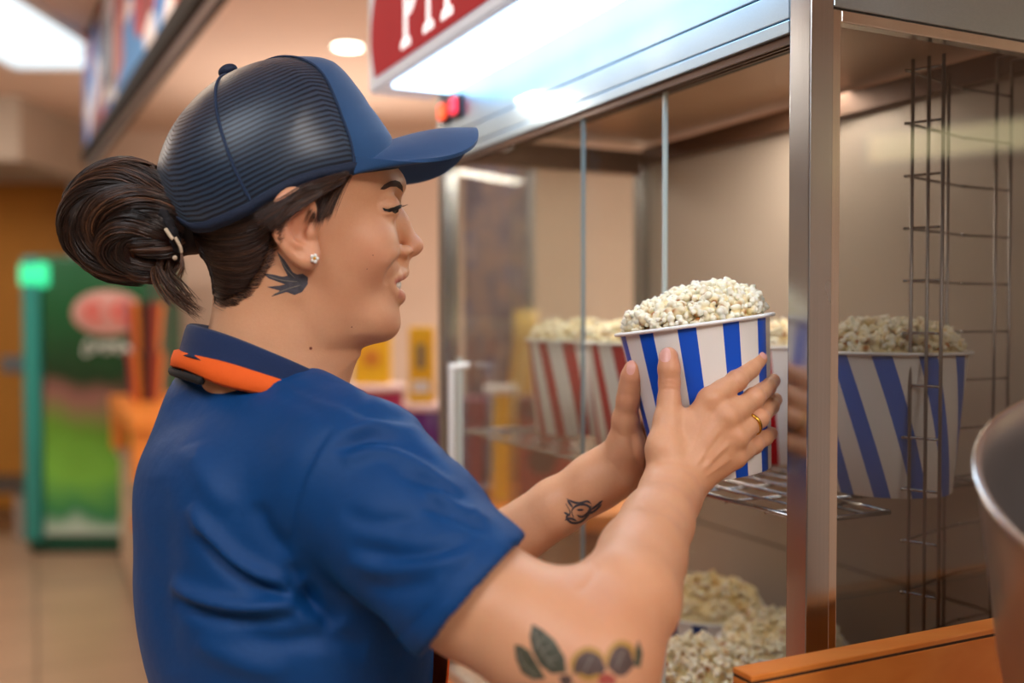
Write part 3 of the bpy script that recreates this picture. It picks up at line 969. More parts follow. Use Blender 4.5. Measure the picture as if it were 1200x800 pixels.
def kernel_protos(h, n=7):
    out = []
    for k in range(n):
        s = SDF((-.0105,) * 3, (.0105,) * 3, h)
        rg = np.random.default_rng(40 + k)
        s.ell((0, 0, 0), (.0032, .0032, .003), k=.001)
        m = rg.integers(8, 12); hull = rg.normal(size=3); hull /= np.linalg.norm(hull)
        for i in range(m):
            d = rg.normal(size=3); d /= np.linalg.norm(d)
            if d @ hull > .5: d = -d
            c = d * rg.uniform(.0030, .0056); r = rg.uniform(.0016, .0028)
            s.ell(c, (r, r * rg.uniform(.8, 1.1), r), k=.0007)
            for _ in range(2):
                e = d + rg.normal(size=3) * .6; e /= np.linalg.norm(e)
                r2 = r * rg.uniform(.45, .65)
                s.ell(c + e * r * .75, (r2,) * 3, k=.0006)
        v, f = s.mesh()
        rad = np.linalg.norm(v, axis=1)
        hu = np.exp(-(np.linalg.norm(v - hull * .0026, axis=1) / .0023) ** 2)
        yl = np.clip((.0062 - rad) / .0035, 0, 1)
        out.append((v, f, hu, yl))
    return out


KH = kernel_protos(.00075); KL = kernel_protos(.0013)


def popcorn_mat():
    m, nt, out = new_mat('puffed_popcorn'); n = N(nt)
    hu = n('ShaderNodeAttribute', attribute_name='hull'); yl = n('ShaderNodeAttribute', attribute_name='yellow')
    bt = n('ShaderNodeAttribute', attribute_name='butter')
    c = n.mix(n.math('MULTIPLY', yl.outputs['Fac'], .75), srgb('#fbf6e4'), srgb('#efd58c'))
    c = n.mix(bt.outputs['Fac'], c, srgb('#efd79a'))
    c = n.mix(n.math('MULTIPLY', hu.outputs['Fac'], 1.5, clamp=True), c, srgb('#a8641a'))
    b = n('ShaderNodeBsdfPrincipled', i_Base_Color=c, i_Roughness=.55)
    b.inputs['Subsurface Weight'].default_value = .25; b.inputs['Subsurface Radius'].default_value = (.004, .003, .002); b.inputs['Subsurface Scale'].default_value = 1.0
    nt.links.new(b.outputs[0], out.inputs[0]); return m


M_pop = popcorn_mat()


def rand_rot(rg):
    q = rg.normal(size=4); q /= np.linalg.norm(q); a, b, c, d = q
    return np.array([[1 - 2 * (c * c + d * d), 2 * (b * c - a * d), 2 * (b * d + a * c)], [2 * (b * c + a * d), 1 - 2 * (b * b + d * d), 2 * (c * d - a * b)], [2 * (b * d - a * c), 2 * (c * d + a * b), 1 - 2 * (b * b + c * c)]])


def mound(name, c, ax, r, hfun, count, label, seed, protos, group=None, butter=.12, sc=1.0, rim=0.0):
    """popcorn heaped over a bucket mouth; hfun(x, y) height over the rim in units of metres"""
    rg = np.random.default_rng(seed)
    vs, fs, hu, yl, bt = [], [], [], [], []; n0 = 0
    pts = []
    tries = 0
    while len(pts) < count and tries < count * 60:
        tries += 1
        a = rg.uniform(0, 2 * PI); q = (rg.uniform(.80, 1) if tries % 3 == 0 else math.sqrt(rg.uniform(0, 1))) * (r - .0025)
        x, y = q * math.cos(a), q * math.sin(a)
        z = hfun(x, y) - .005 + rg.uniform(-.0045, .0045)
        if q > r - .009: z = max(z, .0035 + rg.uniform(0, .002)); x *= (r - .0085) / q; y *= (r - .0085) / q
        p = np.array([x, y, z])
        if pts and (np.linalg.norm(np.array(pts) - p, axis=1) < .0072 * sc).any(): continue
        pts.append(p)
    for p in pts:
        v, f, h_, y_ = protos[rg.integers(len(protos))]
        s = sc * rg.uniform(.95, 1.35)
        w = (v * s) @ rand_rot(rg).T + p
        vs.append(w); fs.append(f + n0); n0 += len(v)
        hu.append(h_ * (rg.uniform(.5, 1.3) if rg.uniform() < .7 else 0)); yl.append(y_ * rg.uniform(.5, 1.2)); bt.append(np.full(len(v), butter * rg.uniform(.2, 1.8)))
    # filling below the top layer
    g = 26
    an = np.arange(36) * 2 * PI / 36; rr = np.linspace(0.02, 1, g) * (r - .003)
    X = rr[:, None] * np.cos(an); Y = rr[:, None] * np.sin(an)
    H = np.vectorize(hfun)(X, Y) - .014
    H[-1] = -.012
    v = np.stack([X, Y, H], -1).reshape(-1, 3); v[:, 2] += rg.normal(size=len(v)) * .0006
    f = np.array([[i * 36 + k, i * 36 + (k + 1) % 36, (i + 1) * 36 + (k + 1) % 36, (i + 1) * 36 + k] for i in range(g - 1) for k in range(36)])[:, ::-1]
    vs.append(v); fs.append(f + n0); hu.append(np.zeros(len(v))); yl.append(np.full(len(v), .8)); bt.append(np.full(len(v), .5))
    v = np.concatenate(vs) @ np.asarray(ax) + np.asarray(c)
    o = fast_mesh(name, v, np.concatenate(fs), M_pop, None, True,
                  {'hull': ('FLOAT', np.concatenate(hu)), 'yellow': ('FLOAT', np.clip(np.concatenate(yl), 0, 1)), 'butter': ('FLOAT', np.clip(np.concatenate(bt), 0, 1))})
    return tag(o, label, 'popcorn', group, 'stuff')


def stripe_mat(name, col, phase, twist, nst=11, duty=.44, h=.142):
    """paper print: stripes run up the cup wall, evenly round its axis"""
    m, nt, out = new_mat(name); n = N(nt)
    tc = n('ShaderNodeTexCoord'); sp = n('ShaderNodeSeparateXYZ', i_Vector=tc.outputs['Object'])
    an = n.math('ARCTAN2', sp.outputs[1], sp.outputs[0])
    tw = n.math('MULTIPLY', sp.outputs[2], twist / h)
    fr = n.math('FRACT', n.math('ADD', n.math('MULTIPLY', n.math('ADD', an, tw), nst / (2 * PI)), 20 + phase))
    st = n.math('LESS_THAN', fr, duty)
    c = n.mix(st, srgb('#efeae4'), col)
    b = n('ShaderNodeBsdfPrincipled', i_Base_Color=c, i_Roughness=.38)
    nt.links.new(b.outputs[0], out.inputs[0]); return m


M_rim = simple('white_rolled_paper', '#f2f1ee', .4)
M_in = simple('white_card_inside', '#e9e6e0', .6)


def bucket(c, up, right, r0, r1, h, mat, label, group=None, top=True):
    """c = centre of the base; local x = right, local z = up"""
    up = np.asarray(up, float); up /= np.linalg.norm(up)
    x = np.asarray(right, float); x = x - up * (x @ up); x /= np.linalg.norm(x)
    y = np.cross(up, x)
    o = bpy.data.objects.new('popcorn_bucket', None); o.empty_display_size = .03; link(o)
    Mx = Matrix(((x[0], y[0], up[0], c[0]), (x[1], y[1], up[1], c[1]), (x[2], y[2], up[2], c[2]), (0, 0, 0, 1)))
    o.location = c; o.rotation_euler = Mx.to_3x3().to_euler()
    tag(o, label, 'bucket', group)
    k = (r1 - r0) / h
    v, f = lathe([(r0 - .002, .004), (r0 - .0005, 0), (r0, .0005), (r0 + k * h * .5, h * .5), (r1, h - .001)], 96)
    w = mesh_obj('cup_wall', v, f, mat, o, True, True)
    v, f = lathe([(r1 - .0006, h - .001), (r0 + k * h * .5 - .0006, h * .5), (r0 - .0006, .005), (.0005, .005)], 96)
    mesh_obj('inner_wall', v, f, M_in, o, True, True)
    v, f = lathe([(r1 + .0028 + .0026 * math.cos(a), h + .0018 * math.sin(a)) for a in np.linspace(-PI, PI, 12)], 96)
    mesh_obj('rolled_rim', v, f, M_rim, o, True, True)
    return o, np.array([x, y, up])


blue = srgb('#0a52cc'); red = srgb('#b80c1a')
# the bucket in her hands
HB_TOP = P(813, 380.5, .945); HB_BOT = P(836.5, 553, .945)
HB_UP = HB_TOP - HB_BOT; HB_H = np.linalg.norm(HB_UP); HB_UP /= HB_H
HB_R1, HB_R0 = .0705, .0535
ob, HB_AX = bucket(HB_BOT, HB_UP, CR, HB_R0, HB_R1, HB_H, stripe_mat('blue_stripe_print', blue, .435, 0.0, 11, .41, HB_H),
                   'blue and white striped popcorn bucket held in both hands')


def hh(x, y):
    xs = [-.075, -.066, -.045, -.022, .005, .03, .05, .062, .072]
    hs = [.004, .011, .020, .028, .0345, .0335, .027, .018, .003]
    ys = math.sqrt(max(HB_R1 ** 2 - x * x, 1e-5)); return float(np.interp(x, xs, hs)) * max(0, 1 - (abs(y) / ys) ** 2.2) ** .8 + .002


mound('popcorn', HB_TOP, HB_AX, HB_R1 - .0005, hh, 360, 'heap of white popcorn in the blue striped bucket held by the woman', 3, KH, butter=.16)

dome = lambda hp, r: (lambda x, y: hp * max(0, 1 - ((x * x + y * y) / r / r) ** 1.6) ** .8 + .002)
BH, BR0, BR1 = .1445, .064, .078
IDX = 0
for (t_, w_, col, cn, ph, tw, lab, pl, hp) in (
        (.118, .216, srgb('#0862cc'), 'blue', .70, R(34), 'blue and white popcorn bucket standing on the wire shelf behind the side glass', 'popcorn piled in the blue bucket behind the side glass', .030),
        (.352, .247, red, 'red', .1, R(12), 'red and white popcorn bucket on the shelf, mostly behind the held bucket and the post', 'popcorn piled in the red bucket next to the steel post', .028),
        (.527, .178, red, 'red', .35, R(22), 'red and white popcorn bucket directly left of the held bucket', 'blurred popcorn in the red bucket just left of the held bucket', .028),
        (.712, .176, red, 'red', .75, R(22), 'leftmost red and white popcorn bucket on the shelf', 'blurred popcorn in the leftmost red bucket', .028)):
    c = K(t_, w_, SZ + .0003); IDX += 1
    o, a_ = bucket(c, Z, CR, BR0, BR1, BH, stripe_mat('%s_stripe_print_%d' % (cn, IDX), col, ph, tw, 11, .44, BH), lab, 'buckets on the wire shelf')
    mound('popcorn', c + Z * BH, a_, BR1 - .001, dome(hp, BR1), 190 if IDX == 1 else 150, pl, 20 + IDX, KL if IDX > 1 else KH, None, .22)

for (t_, w_, lab, pl, hp, bt) in (
        (.293, .102, 'bucket on the case floor nearest the glass door edge, heaped with popcorn', 'pale popcorn heaped in the floor bucket nearest the glass door', .036, .12),
        (.503, .277, 'blue striped bucket in the middle of the case floor', 'yellow popcorn heaped in the middle bucket on the case floor', .040, .6),
        (.338, .268, 'bucket on the case floor beside the steel post', 'popcorn heaped in the floor bucket beside the steel post', .036, .3),
        (.672, .240, 'farthest bucket on the case floor, partly behind the forearm', 'yellow popcorn in the farthest floor bucket behind the forearm', .034, .6)):
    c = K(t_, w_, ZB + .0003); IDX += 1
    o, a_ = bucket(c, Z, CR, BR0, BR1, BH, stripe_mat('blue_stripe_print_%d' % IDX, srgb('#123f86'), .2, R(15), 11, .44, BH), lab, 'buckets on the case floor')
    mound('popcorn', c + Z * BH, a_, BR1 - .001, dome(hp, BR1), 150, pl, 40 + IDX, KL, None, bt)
# ================================================================ the woman
YAW = R(12)
Z = np.array([0, 0, 1.0])
HF = np.array([math.cos(YAW), math.sin(YAW), 0]); HL = np.array([-math.sin(YAW), math.cos(YAW), 0])
H0 = P(335, 250, .875)


def HP(px, py, l=0.0):
    """pixel ray met with the plane l metres off the middle of the head (negative = her right, the near side)"""
    return ray_plane(px, py, H0 + HL * l, HL)


def HC_(p):  # head coordinates f, l, u
    q = np.asarray(p) - H0
    return np.array([q @ HF, q @ HL, q[2]])


def HW(f, l, u): return H0 + HF * f + HL * l + Z * u


person = empty('person', (H0[0], H0[1], 0))
tag(person, 'woman in blue polo shirt and blue trucker cap holding a popcorn bucket with both hands', 'person')

# ---------------------------------------------------------------- head
rows = [  # photo y, front x, back x, half width, centre x, exponent
    (88, 350, 300, .014, 325, 2.0), (95, 375, 282, .032, 325, 2.0), (106, 396, 266, .048, 325, 2.05), (130, 416, 243, .060, 325, 2.05),
    (160, 437, 226, .069, 325, 2.1), (185, 455, 214, .0730, 325, 2.1), (203, 466.5, 204, .0745, 328, 2.15), (214, 470.5, 204, .0740, 328, 2.1),
    (222, 471.0, 206, .0730, 328, 2.1), (232, 466.5, 209, .0715, 330, 2.1), (245, 463.0, 213, .0705, 332, 2.1), (262, 464, 221, .0700, 334, 2.08),
    (282, 466, 232, .0690, 338, 2.02), (300, 467.5, 246, .0670, 342, 1.95), (314, 468.5, 262, .0650, 346, 1.92), (330, 465.5, 280, .0625, 350, 1.92),
    (345, 464.0, 300, .0595, 354, 1.92), (358, 462.5, 312, .0560, 360, 1.92), (372, 464.5, 322, .0520, 366, 1.92), (382, 464.0, 330, .0475, 372, 1.95),
    (391, 459, 340, .0425, 384, 2.1), (398, 447, 350, .036, 388, 2.05), (404, 430, 362, .027, 392, 2.0), (409, 412, 375, .014, 393, 2.0)]
tu, tF, tB, tW, tC, tP = [], [], [], [], [], []
for (y, fx, bx, w, cx, p) in rows:
    a = HC_(HP(fx, y)); b = HC_(HP(bx, y)); c = HC_(HP(cx, y))
    tu.append(a[2]); tF.append(a[0]); tB.append(b[0]); tW.append(w); tC.append(c[0]); tP.append(p)
tu = np.array(tu)[::-1]
tabs = [np.array(t)[::-1] for t in (tF, tB, tW, tC, tP)]
uu = np.linspace(tu[0], tu[-1], 400)
ker = np.exp(-np.linspace(-2, 2, 13) ** 2); ker /= ker.sum()
sm = []
for t in tabs:
    q = np.interp(uu, tu, t); qp = np.pad(q, 6, mode='edge'); sm.append(np.convolve(qp, ker, 'valid'))


def head_fn(X, Y, Zz, grow=0.0):
    f = (X - H0[0]) * HF[0] + (Y - H0[1]) * HF[1]; l = (X - H0[0]) * HL[0] + (Y - H0[1]) * HL[1]; u = Zz - H0[2]
    uc = np.clip(u, uu[0], uu[-1])
    Fr, Bk, W, Cc, p = [np.interp(uc, uu, s) for s in sm]
    a = np.where(f > Cc, (f - Cc) / np.maximum(Fr - Cc, .001), (Cc - f) / np.maximum(Cc - Bk, .001))
    b = np.abs(l) / W
    g = (np.abs(a) ** p + b ** p) ** (1 / p) + 1e-6
    rho = np.sqrt((f - Cc) ** 2 + l ** 2) + 1e-6
    d = rho * (1 - 1 / g)
    d = np.where(rho < .004, -np.minimum(W, .01), d)
    over = np.maximum(u - uu[-1], uu[0] - u)
    return np.maximum(d * .8, over) - grow


hmin = np.minimum(HW(-.13, -.1, -.16), HW(.14, .1, .16)); hmax = np.maximum(HW(-.13, -.1, -.16), HW(.14, .1, .16))
hmin = np.minimum(hmin, HW(.14, -.1, 0)); hmax = np.maximum(hmax, HW(-.13, .1, 0)); hmin = np.minimum(hmin, HW(-.13, -.1, 0)); hmax = np.maximum(hmax, HW(.14, .1, 0))
S = SDF((hmin[0] - .02, hmin[1] - .02, H0[2] - .21), (hmax[0] + .02, hmax[1] + .02, H0[2] + .16), .0016)
S.fn(S.lo, S.lo + S.n * S.h, head_fn, k=0)
# neck
S.chain([HP(322, 300), HP(331, 372), HP(326, 430), P(318, 470, .872)], [.050, .0500, .054, .064], k=.032)
# cheeks and brow
for sg in (-1, 1):
    S.ell(HP(436, 292, -.034) if sg < 0 else HW(*(HC_(HP(436, 292, -.034)) * np.array([1, -1, 1]))), (.019, .017, .021), k=.022)
    S.ell(HP(436, 374, sg * .016), (.0145, .018, .014), k=.02)
    S.cone(HP(461, 216, sg * .010), HP(450, 219, sg * .034), .0065, .0045, k=.016)       # brow ridge
    S.ell(HP(470, 236, sg * .031), (.009, .012, .0075), k=.010, op='sub')                  # socket
    S.ell(HP(452, 243, sg * .0315), (.0128, .0128, .0128), k=.005)                         # lids over the eyeball
# nose
S.chain([HP(459, 240), HP(469, 260), HP(481, 280)], [.0058, .0060, .0066], k=.010)
S.ell(HP(487, 287.5), (.0074, .0072, .0070), k=.005)
S.cone(HP(483, 294), HP(471, 301), .0048, .0055, k=.006)
for sg in (-1, 1):
    S.ell(HP(474.5, 295, sg * .0105), (.0076, .0048, .0056), k=.006)
    S.ell(HP(482.0, 298.5, sg * .0100), (.0044, .0040, .0022), k=.0015, op='sub')
# mouth: smiling lips with teeth between
LU = [HP(471.5, 319, 0), HP(469.5, 321.5, -.008), HP(465, 324.5, -.016), HP(459, 328, -.0235), HP(455, 331, -.028)]
LU2 = [HW(*(HC_(p) * np.array([1, -1, 1]))) for p in LU[:0:-1]]
LLo = [HP(467, 348, 0), HP(465.5, 347, -.008), HP(462, 344, -.015), HP(458, 338.5, -.0225), HP(455, 332, -.028)]
LL2 = [HW(*(HC_(p) * np.array([1, -1, 1]))) for p in LLo[:0:-1]]
S.ell(HP(449, 336, 0), (.0140, .024, .018), k=.014)
S.chain([HP(470, 311, 0), HP(471, 316, 0)], [.006, .005], k=.008)
S.ell(HP(467, 334, 0), (.0125, .0235, .0068), k=.003, op='sub')
S.chain(LU2 + LU, [.0018, .003, .0038, .0044, .0046, .0044, .0038, .003, .0018], k=.004)
S.chain(LL2 + LLo, [.0018, .0036, .0048, .0054, .0056, .0054, .0048, .0036, .0018], k=.004)
# chin
S.ell(HP(450, 379, 0), (.0090, .016, .0115), k=.014)
# near ear and its twin
def ear(sg):
    L0 = -.0735 * 1.0
    E = lambda x, y, dl=0.0: (HP(x, y, L0 - dl) if sg < 0 else HW(*(HC_(HP(x, y, L0 - dl)) * np.array([1, -1, 1]))))
    k_ = .004
    axs = np.array([HF, HL, Z])
    S.ell(E(348, 262, -.002), (.0155, .0075, .026), axs, k=.008)
    S.ell(E(360, 294, .001), (.0105, .0055, .013), axs, k=.006)
    helix = spline([E(362, 262, .001), E(366, 246, .004), E(358, 231, .008), E(342, 225, .011), E(328, 236, .012), E(322, 256, .011), E(326, 276, .009), E(337, 292, .007), E(349, 303, .005), E(361, 308, .004), E(367, 300, .003)], 26)
    rr = np.interp(np.arange(26), [0, 8, 16, 20, 25], [.0028, .0036, .0036, .0046, .0058])
    S.chain(list(helix), list(rr), k=.0035)
    anti = spline([E(352, 243, .006), E(338, 250, .009), E(334, 268, .009), E(341, 283, .008), E(351, 289, .006)], 14)
    S.chain(list(anti), [.0030] * 14, k=.003)
    S.ell(E(355, 269, .0075), (.0070, .0050, .0115), axs, k=.003, op='sub')
    S.ell(E(333, 243, .0125), (.0028, .0028, .009), axs, k=.002, op='sub')
    S.ell(E(364, 273, .004), (.0042, .0040, .0062), axs, k=.003)
    S.ell(E(361, 299, .004), (.0078, .0042, .0085), axs, k=.004)


ear(-1); ear(1)
hv, hf = S.mesh()
hv = smooth_mesh(hv, hf, 3)
hn = vnormals(hv, hf)
hv = crease(hv, hn, [
    ([(474, 298), (468, 304), (461, 312), (455, 322), (452, 334)], 3.6, -.0022), ([(466, 292), (458, 300), (450, 312)], 7, .0010),
    
    ([(446, 238), (453, 233.5), (461, 234), (466, 237)], 1.8, -.0014), ([(447, 252), (455, 255), (463, 252)], 2.2, -.0009),
    ([(448, 243.5), (455, 246.5), (462, 247), (467, 244)], 1.4, -.0013),
    ([(348, 350), (356, 378), (376, 410)], 12, -.0012),
], .7, .98)

# ---------------------------------------------------------------- right arm and hand (near)
def bounds(pts, m):
    p = np.array(pts); return p.min(0) - m, p.max(0) + m


A_SH = P(405, 550, .775); A_HEM = P(553, 697, .695); A_ELB = P(692, 778, .650)
armR = [P(480, 622, .735), A_HEM, P(632, 742, .668), A_ELB]
fore = [P(735, 702, .690), P(752, 652, .740), P(770, 612, .792), P(784, 584, .836)]
lo, hi = bounds([P(470, 610, .735), P(930, 380, .95), P(680, 880, .62), A_ELB, P(900, 600, .95)], .03)
lo = np.minimum(lo, P(620, 800, .56)); hi = np.maximum(hi, P(925, 395, .955))
B = SDF(lo, hi, .0016)
B.chain(armR, [.041, .0430, .0430, .0400], k=.008)
B.cone(A_ELB, fore[0], .0390, .0355, k=.026)
B.chain(fore, [.0372, .0328, .0288, .0262], k=.006)
B.cone(P(668, 738, .662), P(724, 698, .688), .026, .022, k=.02)
WR = P(789, 573, .853)
hand_dir = P(850, 490, .862) - WR; hand_dir /= np.linalg.norm(hand_dir)
nrm_h = np.array([0.10, -1.0, .05]); nrm_h -= hand_dir * (nrm_h @ hand_dir); nrm_h /= np.linalg.norm(nrm_h)
fl = (nrm_h, 1.28)
B.cone(fore[3], WR, .0258, .0252, k=.006, flat=(nrm_h, 1.10))
# metacarpals
mc = [(P(794, 548, .860), P(831, 471, .868), .0150, .0118), (P(801, 556, .858), P(851, 491, .861), .0155, .0118),
      (P(808, 561, .859), P(861, 513, .862), .0150, .0112), (P(813, 563, .864), P(860, 535, .868), .0140, .0105)]
for a, b, ra, rb in mc: B.cone(a, b, ra, rb, k=.009, flat=fl)
B.cone(WR, P(803, 553, .860), .0245, .0175, k=.014, flat=fl)
for (a, r) in ((P(834, 468, .8655), .0092), (P(853, 488, .8590), .0090), (P(863, 511, .8600), .0085), (P(862, 533, .8665), .0080)):
    B.ell(a, (r, r, r), k=.007)
fingers = {
    'index': ([P(836, 466, .868), P(863, 446, .879), P(880, 432.5, .892), P(890.5, 420.5, .903)], [.0096, .0089, .0078, .0068]),
    'middle': ([P(854, 488, .862), P(884, 466, .884), P(899, 453.5, .909), P(906, 446, .927)], [.0098, .0088, .0080, .0068]),
    'ring': ([P(863, 511, .862), P(889, 490, .884), P(903, 476, .910), P(908.5, 468, .927)], [.0092, .0084, .0076, .0066]),
    'pinky': ([P(861, 534, .868), P(883, 521, .886), P(897, 513, .902), P(904, 507.5, .914)], [.0086, .0078, .0068, .0060])}
for nme, (pt, rr) in fingers.items():
    B.chain([pt[0] * .7 + np.array(pt[1]) * .3, pt[1], pt[2], pt[3]], [rr[0] * .96, rr[1], rr[2], rr[3]], k=.0025)
    B.cone(pt[0], pt[0] * .6 + pt[1] * .4, rr[0], rr[0] * .95, k=.006)
    B.ell(pt[1] + nrm_h * .0012, (rr[1] * 1.03,) * 3, k=.003)
# thumb
B.chain([P(784, 548, .858), P(779, 527, .860), P(783, 492, .869)], [.0165, .0150, .0118], k=.010)
B.chain([P(783, 492, .869), P(784, 470, .8735), P(784.5, 449, .8755)], [.0116, .0093, .0094], k=.006)
B.chain([P(784.5, 449, .8755), P(784, 432, .8750), P(783.5, 418, .8765)], [.0094, .0096, .0086], k=.003)
B.cone(P(789, 500, .868), P(812, 492, .868), .0080, .0085, k=.011, flat=fl)
bv, bf = B.mesh()
bv = smooth_mesh(bv, bf, 2)
_q = to_px(bv); _w = (_q[:, 1] > 575) | (_q[:, 2] < .80)
_s = smooth_mesh(bv, bf, 14, .6); _k = np.clip((_q[:, 1] - 565) / 30, 0, 1)[:, None]; bv = bv * (1 - _k) + _s * _k
bn = vnormals(bv, bf)
tend = lambda a, b, h=.0009, w=2.6: ([a, ((a[0] + b[0]) / 2, (a[1] + b[1]) / 2), b], w, h)
bv = crease(bv, bn, [
    tend((806, 540), (832, 474), .0007), tend((815, 545), (850, 495), .0010), tend((822, 552), (858, 516), .0012), tend((826, 558), (858, 536), .0008),
    tend((822, 535), (846, 508), -.0008, 4), tend((832, 545), (852, 528), -.0008, 4), tend((815, 520), (835, 490), -.0006, 5),
    ([(774, 446), (785, 443), (795, 446)], 1.2, -.0009), ([(774, 451), (785, 449), (796, 451)], 1.2, -.0008), ([(775, 456), (785, 455), (795, 457)], 1.2, -.0007),
    ([(775, 441), (785, 438), (795, 441)], 1.0, -.0003),
    ([(856, 436), (862, 444), (868, 452)], 1.2, -.0004), ([(878, 456), (885, 465), (890, 474)], 1.2, -.0004), ([(884, 480), (889, 489), (894, 497)], 1.2, -.0004),
    ([(760, 520), (768, 500), (774, 478)], 5, .0008), ([(800, 466), (812, 480), (818, 500)], 6, -.0012),
    ([(700, 660), (690, 682), (674, 694)], 5, -.0010),
    ([(745, 590), (765, 600), (790, 603)], 3, -.0003),
], .6, .96)

# ---------------------------------------------------------------- left arm and hand (far)
LE = P(515, 690, 1.03)
lo, hi = bounds([P(330, 560, 1.02), P(810, 420, 1.04), LE, P(700, 700, .9)], .05)
hi = np.maximum(hi, P(815, 420, 1.04)); 
C = SDF(lo, hi, .0018)
C.chain([P(345, 545, 1.0), P(430, 640, 1.02), LE], [.055, .046, .040], k=.02)
C.chain([LE, P(593, 635, 1.005), P(652, 594, .985), P(700, 563, .975)], [.0390, .0312, .0282, .0256], k=.007)
C.cone(P(700, 563, .975), P(722, 548, .972), .0262, .0235, k=.015, flat=((0.25, -1, .2), 1.1))
C.chain([P(722, 548, .968), P(734, 524, .955), P(733, 492, .943)], [.0225, .0175, .0120], k=.012)     # thenar
C.chain([P(733, 492, .943), P(736, 468, .934), P(738, 453, .930)], [.0118, .0098, .0102], k=.007)
C.chain([P(738, 453, .930), P(739.5, 441, .926), P(741, 432, .924)], [.0102, .0094, .0078], k=.003)
C.cone(P(722, 552, .975), P(746, 556, .988), .0220, .0150, k=.015)
for b in (P(736, 505, .984), P(739, 524, .990), P(743, 541, .990), P(748, 555, .988)): C.cone(P(728, 548, .975), b, .0165, .0118, k=.010)
for pts in ([P(736, 505, .984), P(755, 482, .996), P(776, 474, 1.014), P(795, 470, 1.020)], [P(739, 524, .990), P(760, 505, 1.0), P(784, 498, 1.016), P(802, 495, 1.020)],
            [P(743, 541, .990), P(766, 529, .998), P(788, 524, 1.011), P(804, 521, 1.015)], [P(748, 555, .988), P(769, 549, .994), P(787, 546, 1.003), P(799, 543, 1.008)]):
    C.chain(pts, [.0098, .0086, .0077, .0068], k=.004)
cv, cf = C.mesh(); cv = smooth_mesh(cv, cf, 2); cn = vnormals(cv, cf)
cv = crease(cv, cn, [([(726, 462), (734, 465), (742, 463)], 1.2, -.0005), ([(726, 457), (735, 459), (744, 457)], 1.2, -.0004), ([(740, 505), (742, 525), (748, 545)], 3, -.0012),
                     ([(716, 540), (722, 550), (728, 562)], 2.5, -.0007), ([(720, 500), (726, 510), (738, 513)], 2, -.0006)], .85, 1.1)

# ---------------------------------------------------------------- trunk, legs (mostly clothed)
BY = R(30)
BFw = np.array([math.cos(BY), math.sin(BY), 0]); BL = np.array([-math.sin(BY), math.cos(BY), 0]); BAX = np.array([BFw, BL, Z])
TC = P(322, 672, .885)
HIP = np.array([TC[0] + .03, TC[1] + .01, .93])


def torso(S_, g=0.0, k=.04):
    S_.ell(TC, (.120 + g, .158 + g, .17 + g), BAX, k=k)
    S_.ell(P(316, 562, .885), (.110 + g, .150 + g, .088 + g), BAX, k=k)
    S_.ell(P(352, 770, .885), (.114 + g, .145 + g, .18 + g), BAX, k=k)
    S_.ell(TC + BFw * .07 + BL * -.06 + Z * .02, (.062 + g, .07 + g, .062 + g), BAX, k=k)
    S_.ell(TC + BFw * .07 + BL * .06 + Z * .02, (.062 + g, .07 + g, .062 + g), BAX, k=k)
    S_.ell(HIP, (.125 + g, .165 + g, .14 + g), BAX, k=k)


D = SDF((TC[0] - .3, TC[1] - .3, -.01), (TC[0] + .35, TC[1] + .32, 1.40), .009)
torso(D, -.024)
D.cone(P(314, 512, .872), P(400, 566, .79), .036, .040, k=.02); D.cone(P(314, 512, .872), P(345, 555, 1.0), .036, .040, k=.02)
FT = []
for sg in (-1, 1):
    hp_ = HIP + BL * sg * .085 - Z * .06; kn = HIP + BL * sg * .095 + BFw * .03; kn[2] = .49; an = HIP + BL * sg * .10 - BFw * .01; an[2] = .09
    D.chain([hp_, kn, an], [.078, .054, .036], k=.03)
    D.cone(an - Z * .03, an + BFw * .13 - Z * .055, .034, .026, k=.03)
    FT.append((hp_, kn, an))
dv, df = D.mesh()

# one skin mesh
vs = [hv, bv, cv, dv]; fs = [hf, bf, cf, df]
allv = np.concatenate(vs); off = np.cumsum([0] + [len(x) for x in vs[:-1]])
allf = np.concatenate([f + o for f, o in zip(fs, off)])
redm = np.zeros(len(allv)); lip = np.zeros(len(allv)); dark = np.zeros(len(allv))


def blob(arr, c, r, a=1.0):
    d = np.linalg.norm(allv - np.asarray(c), axis=1); np.maximum(arr, a * np.exp(-(d / r) ** 2), out=arr)


def lipb(pts, R_):
    for i in range(len(pts) - 1):
        for t in (0, .33, .66, 1):
            d = np.linalg.norm(allv - (pts[i] * (1 - t) + pts[i + 1] * t), axis=1); np.maximum(lip, np.clip((R_ - d) / .0016, 0, 1), out=lip)


lipb([p + HF * .001 - Z * .0008 for p in LU2[1:] + LU[:-1]], .0050); lipb([p + HF * .001 for p in LL2[2:] + LLo[:-2]], .0064)
for q, r, a in ((HP(437, 300, -.055), .026, .45), (HP(487, 290), .011, .5), (HP(340, 258, -.083), .030, .75), (HP(362, 300, -.08), .010, .5), (HP(445, 372, -.02), .02, .25), (HP(410, 345, -.06), .03, .2)): blob(redm, q, r, a)
for nme, (pt, rr) in fingers.items():
    blob(redm, pt[1], .010, .45); blob(redm, pt[3], .010, .7); blob(redm, pt[2], .008, .3); blob(redm, pt[0], .009, .25)
blob(redm, P(787, 421, .872), .012, .7); blob(redm, P(784, 449, .869), .011, .4); blob(redm, P(739, 436, .922), .012, .7); blob(redm, P(733, 462, .93), .011, .4)
blob(redm, A_ELB + P(700, 790, .6) * 0, .05, .35)
blob(dark, HP(476, 305, 0), .0, 0) if False else None


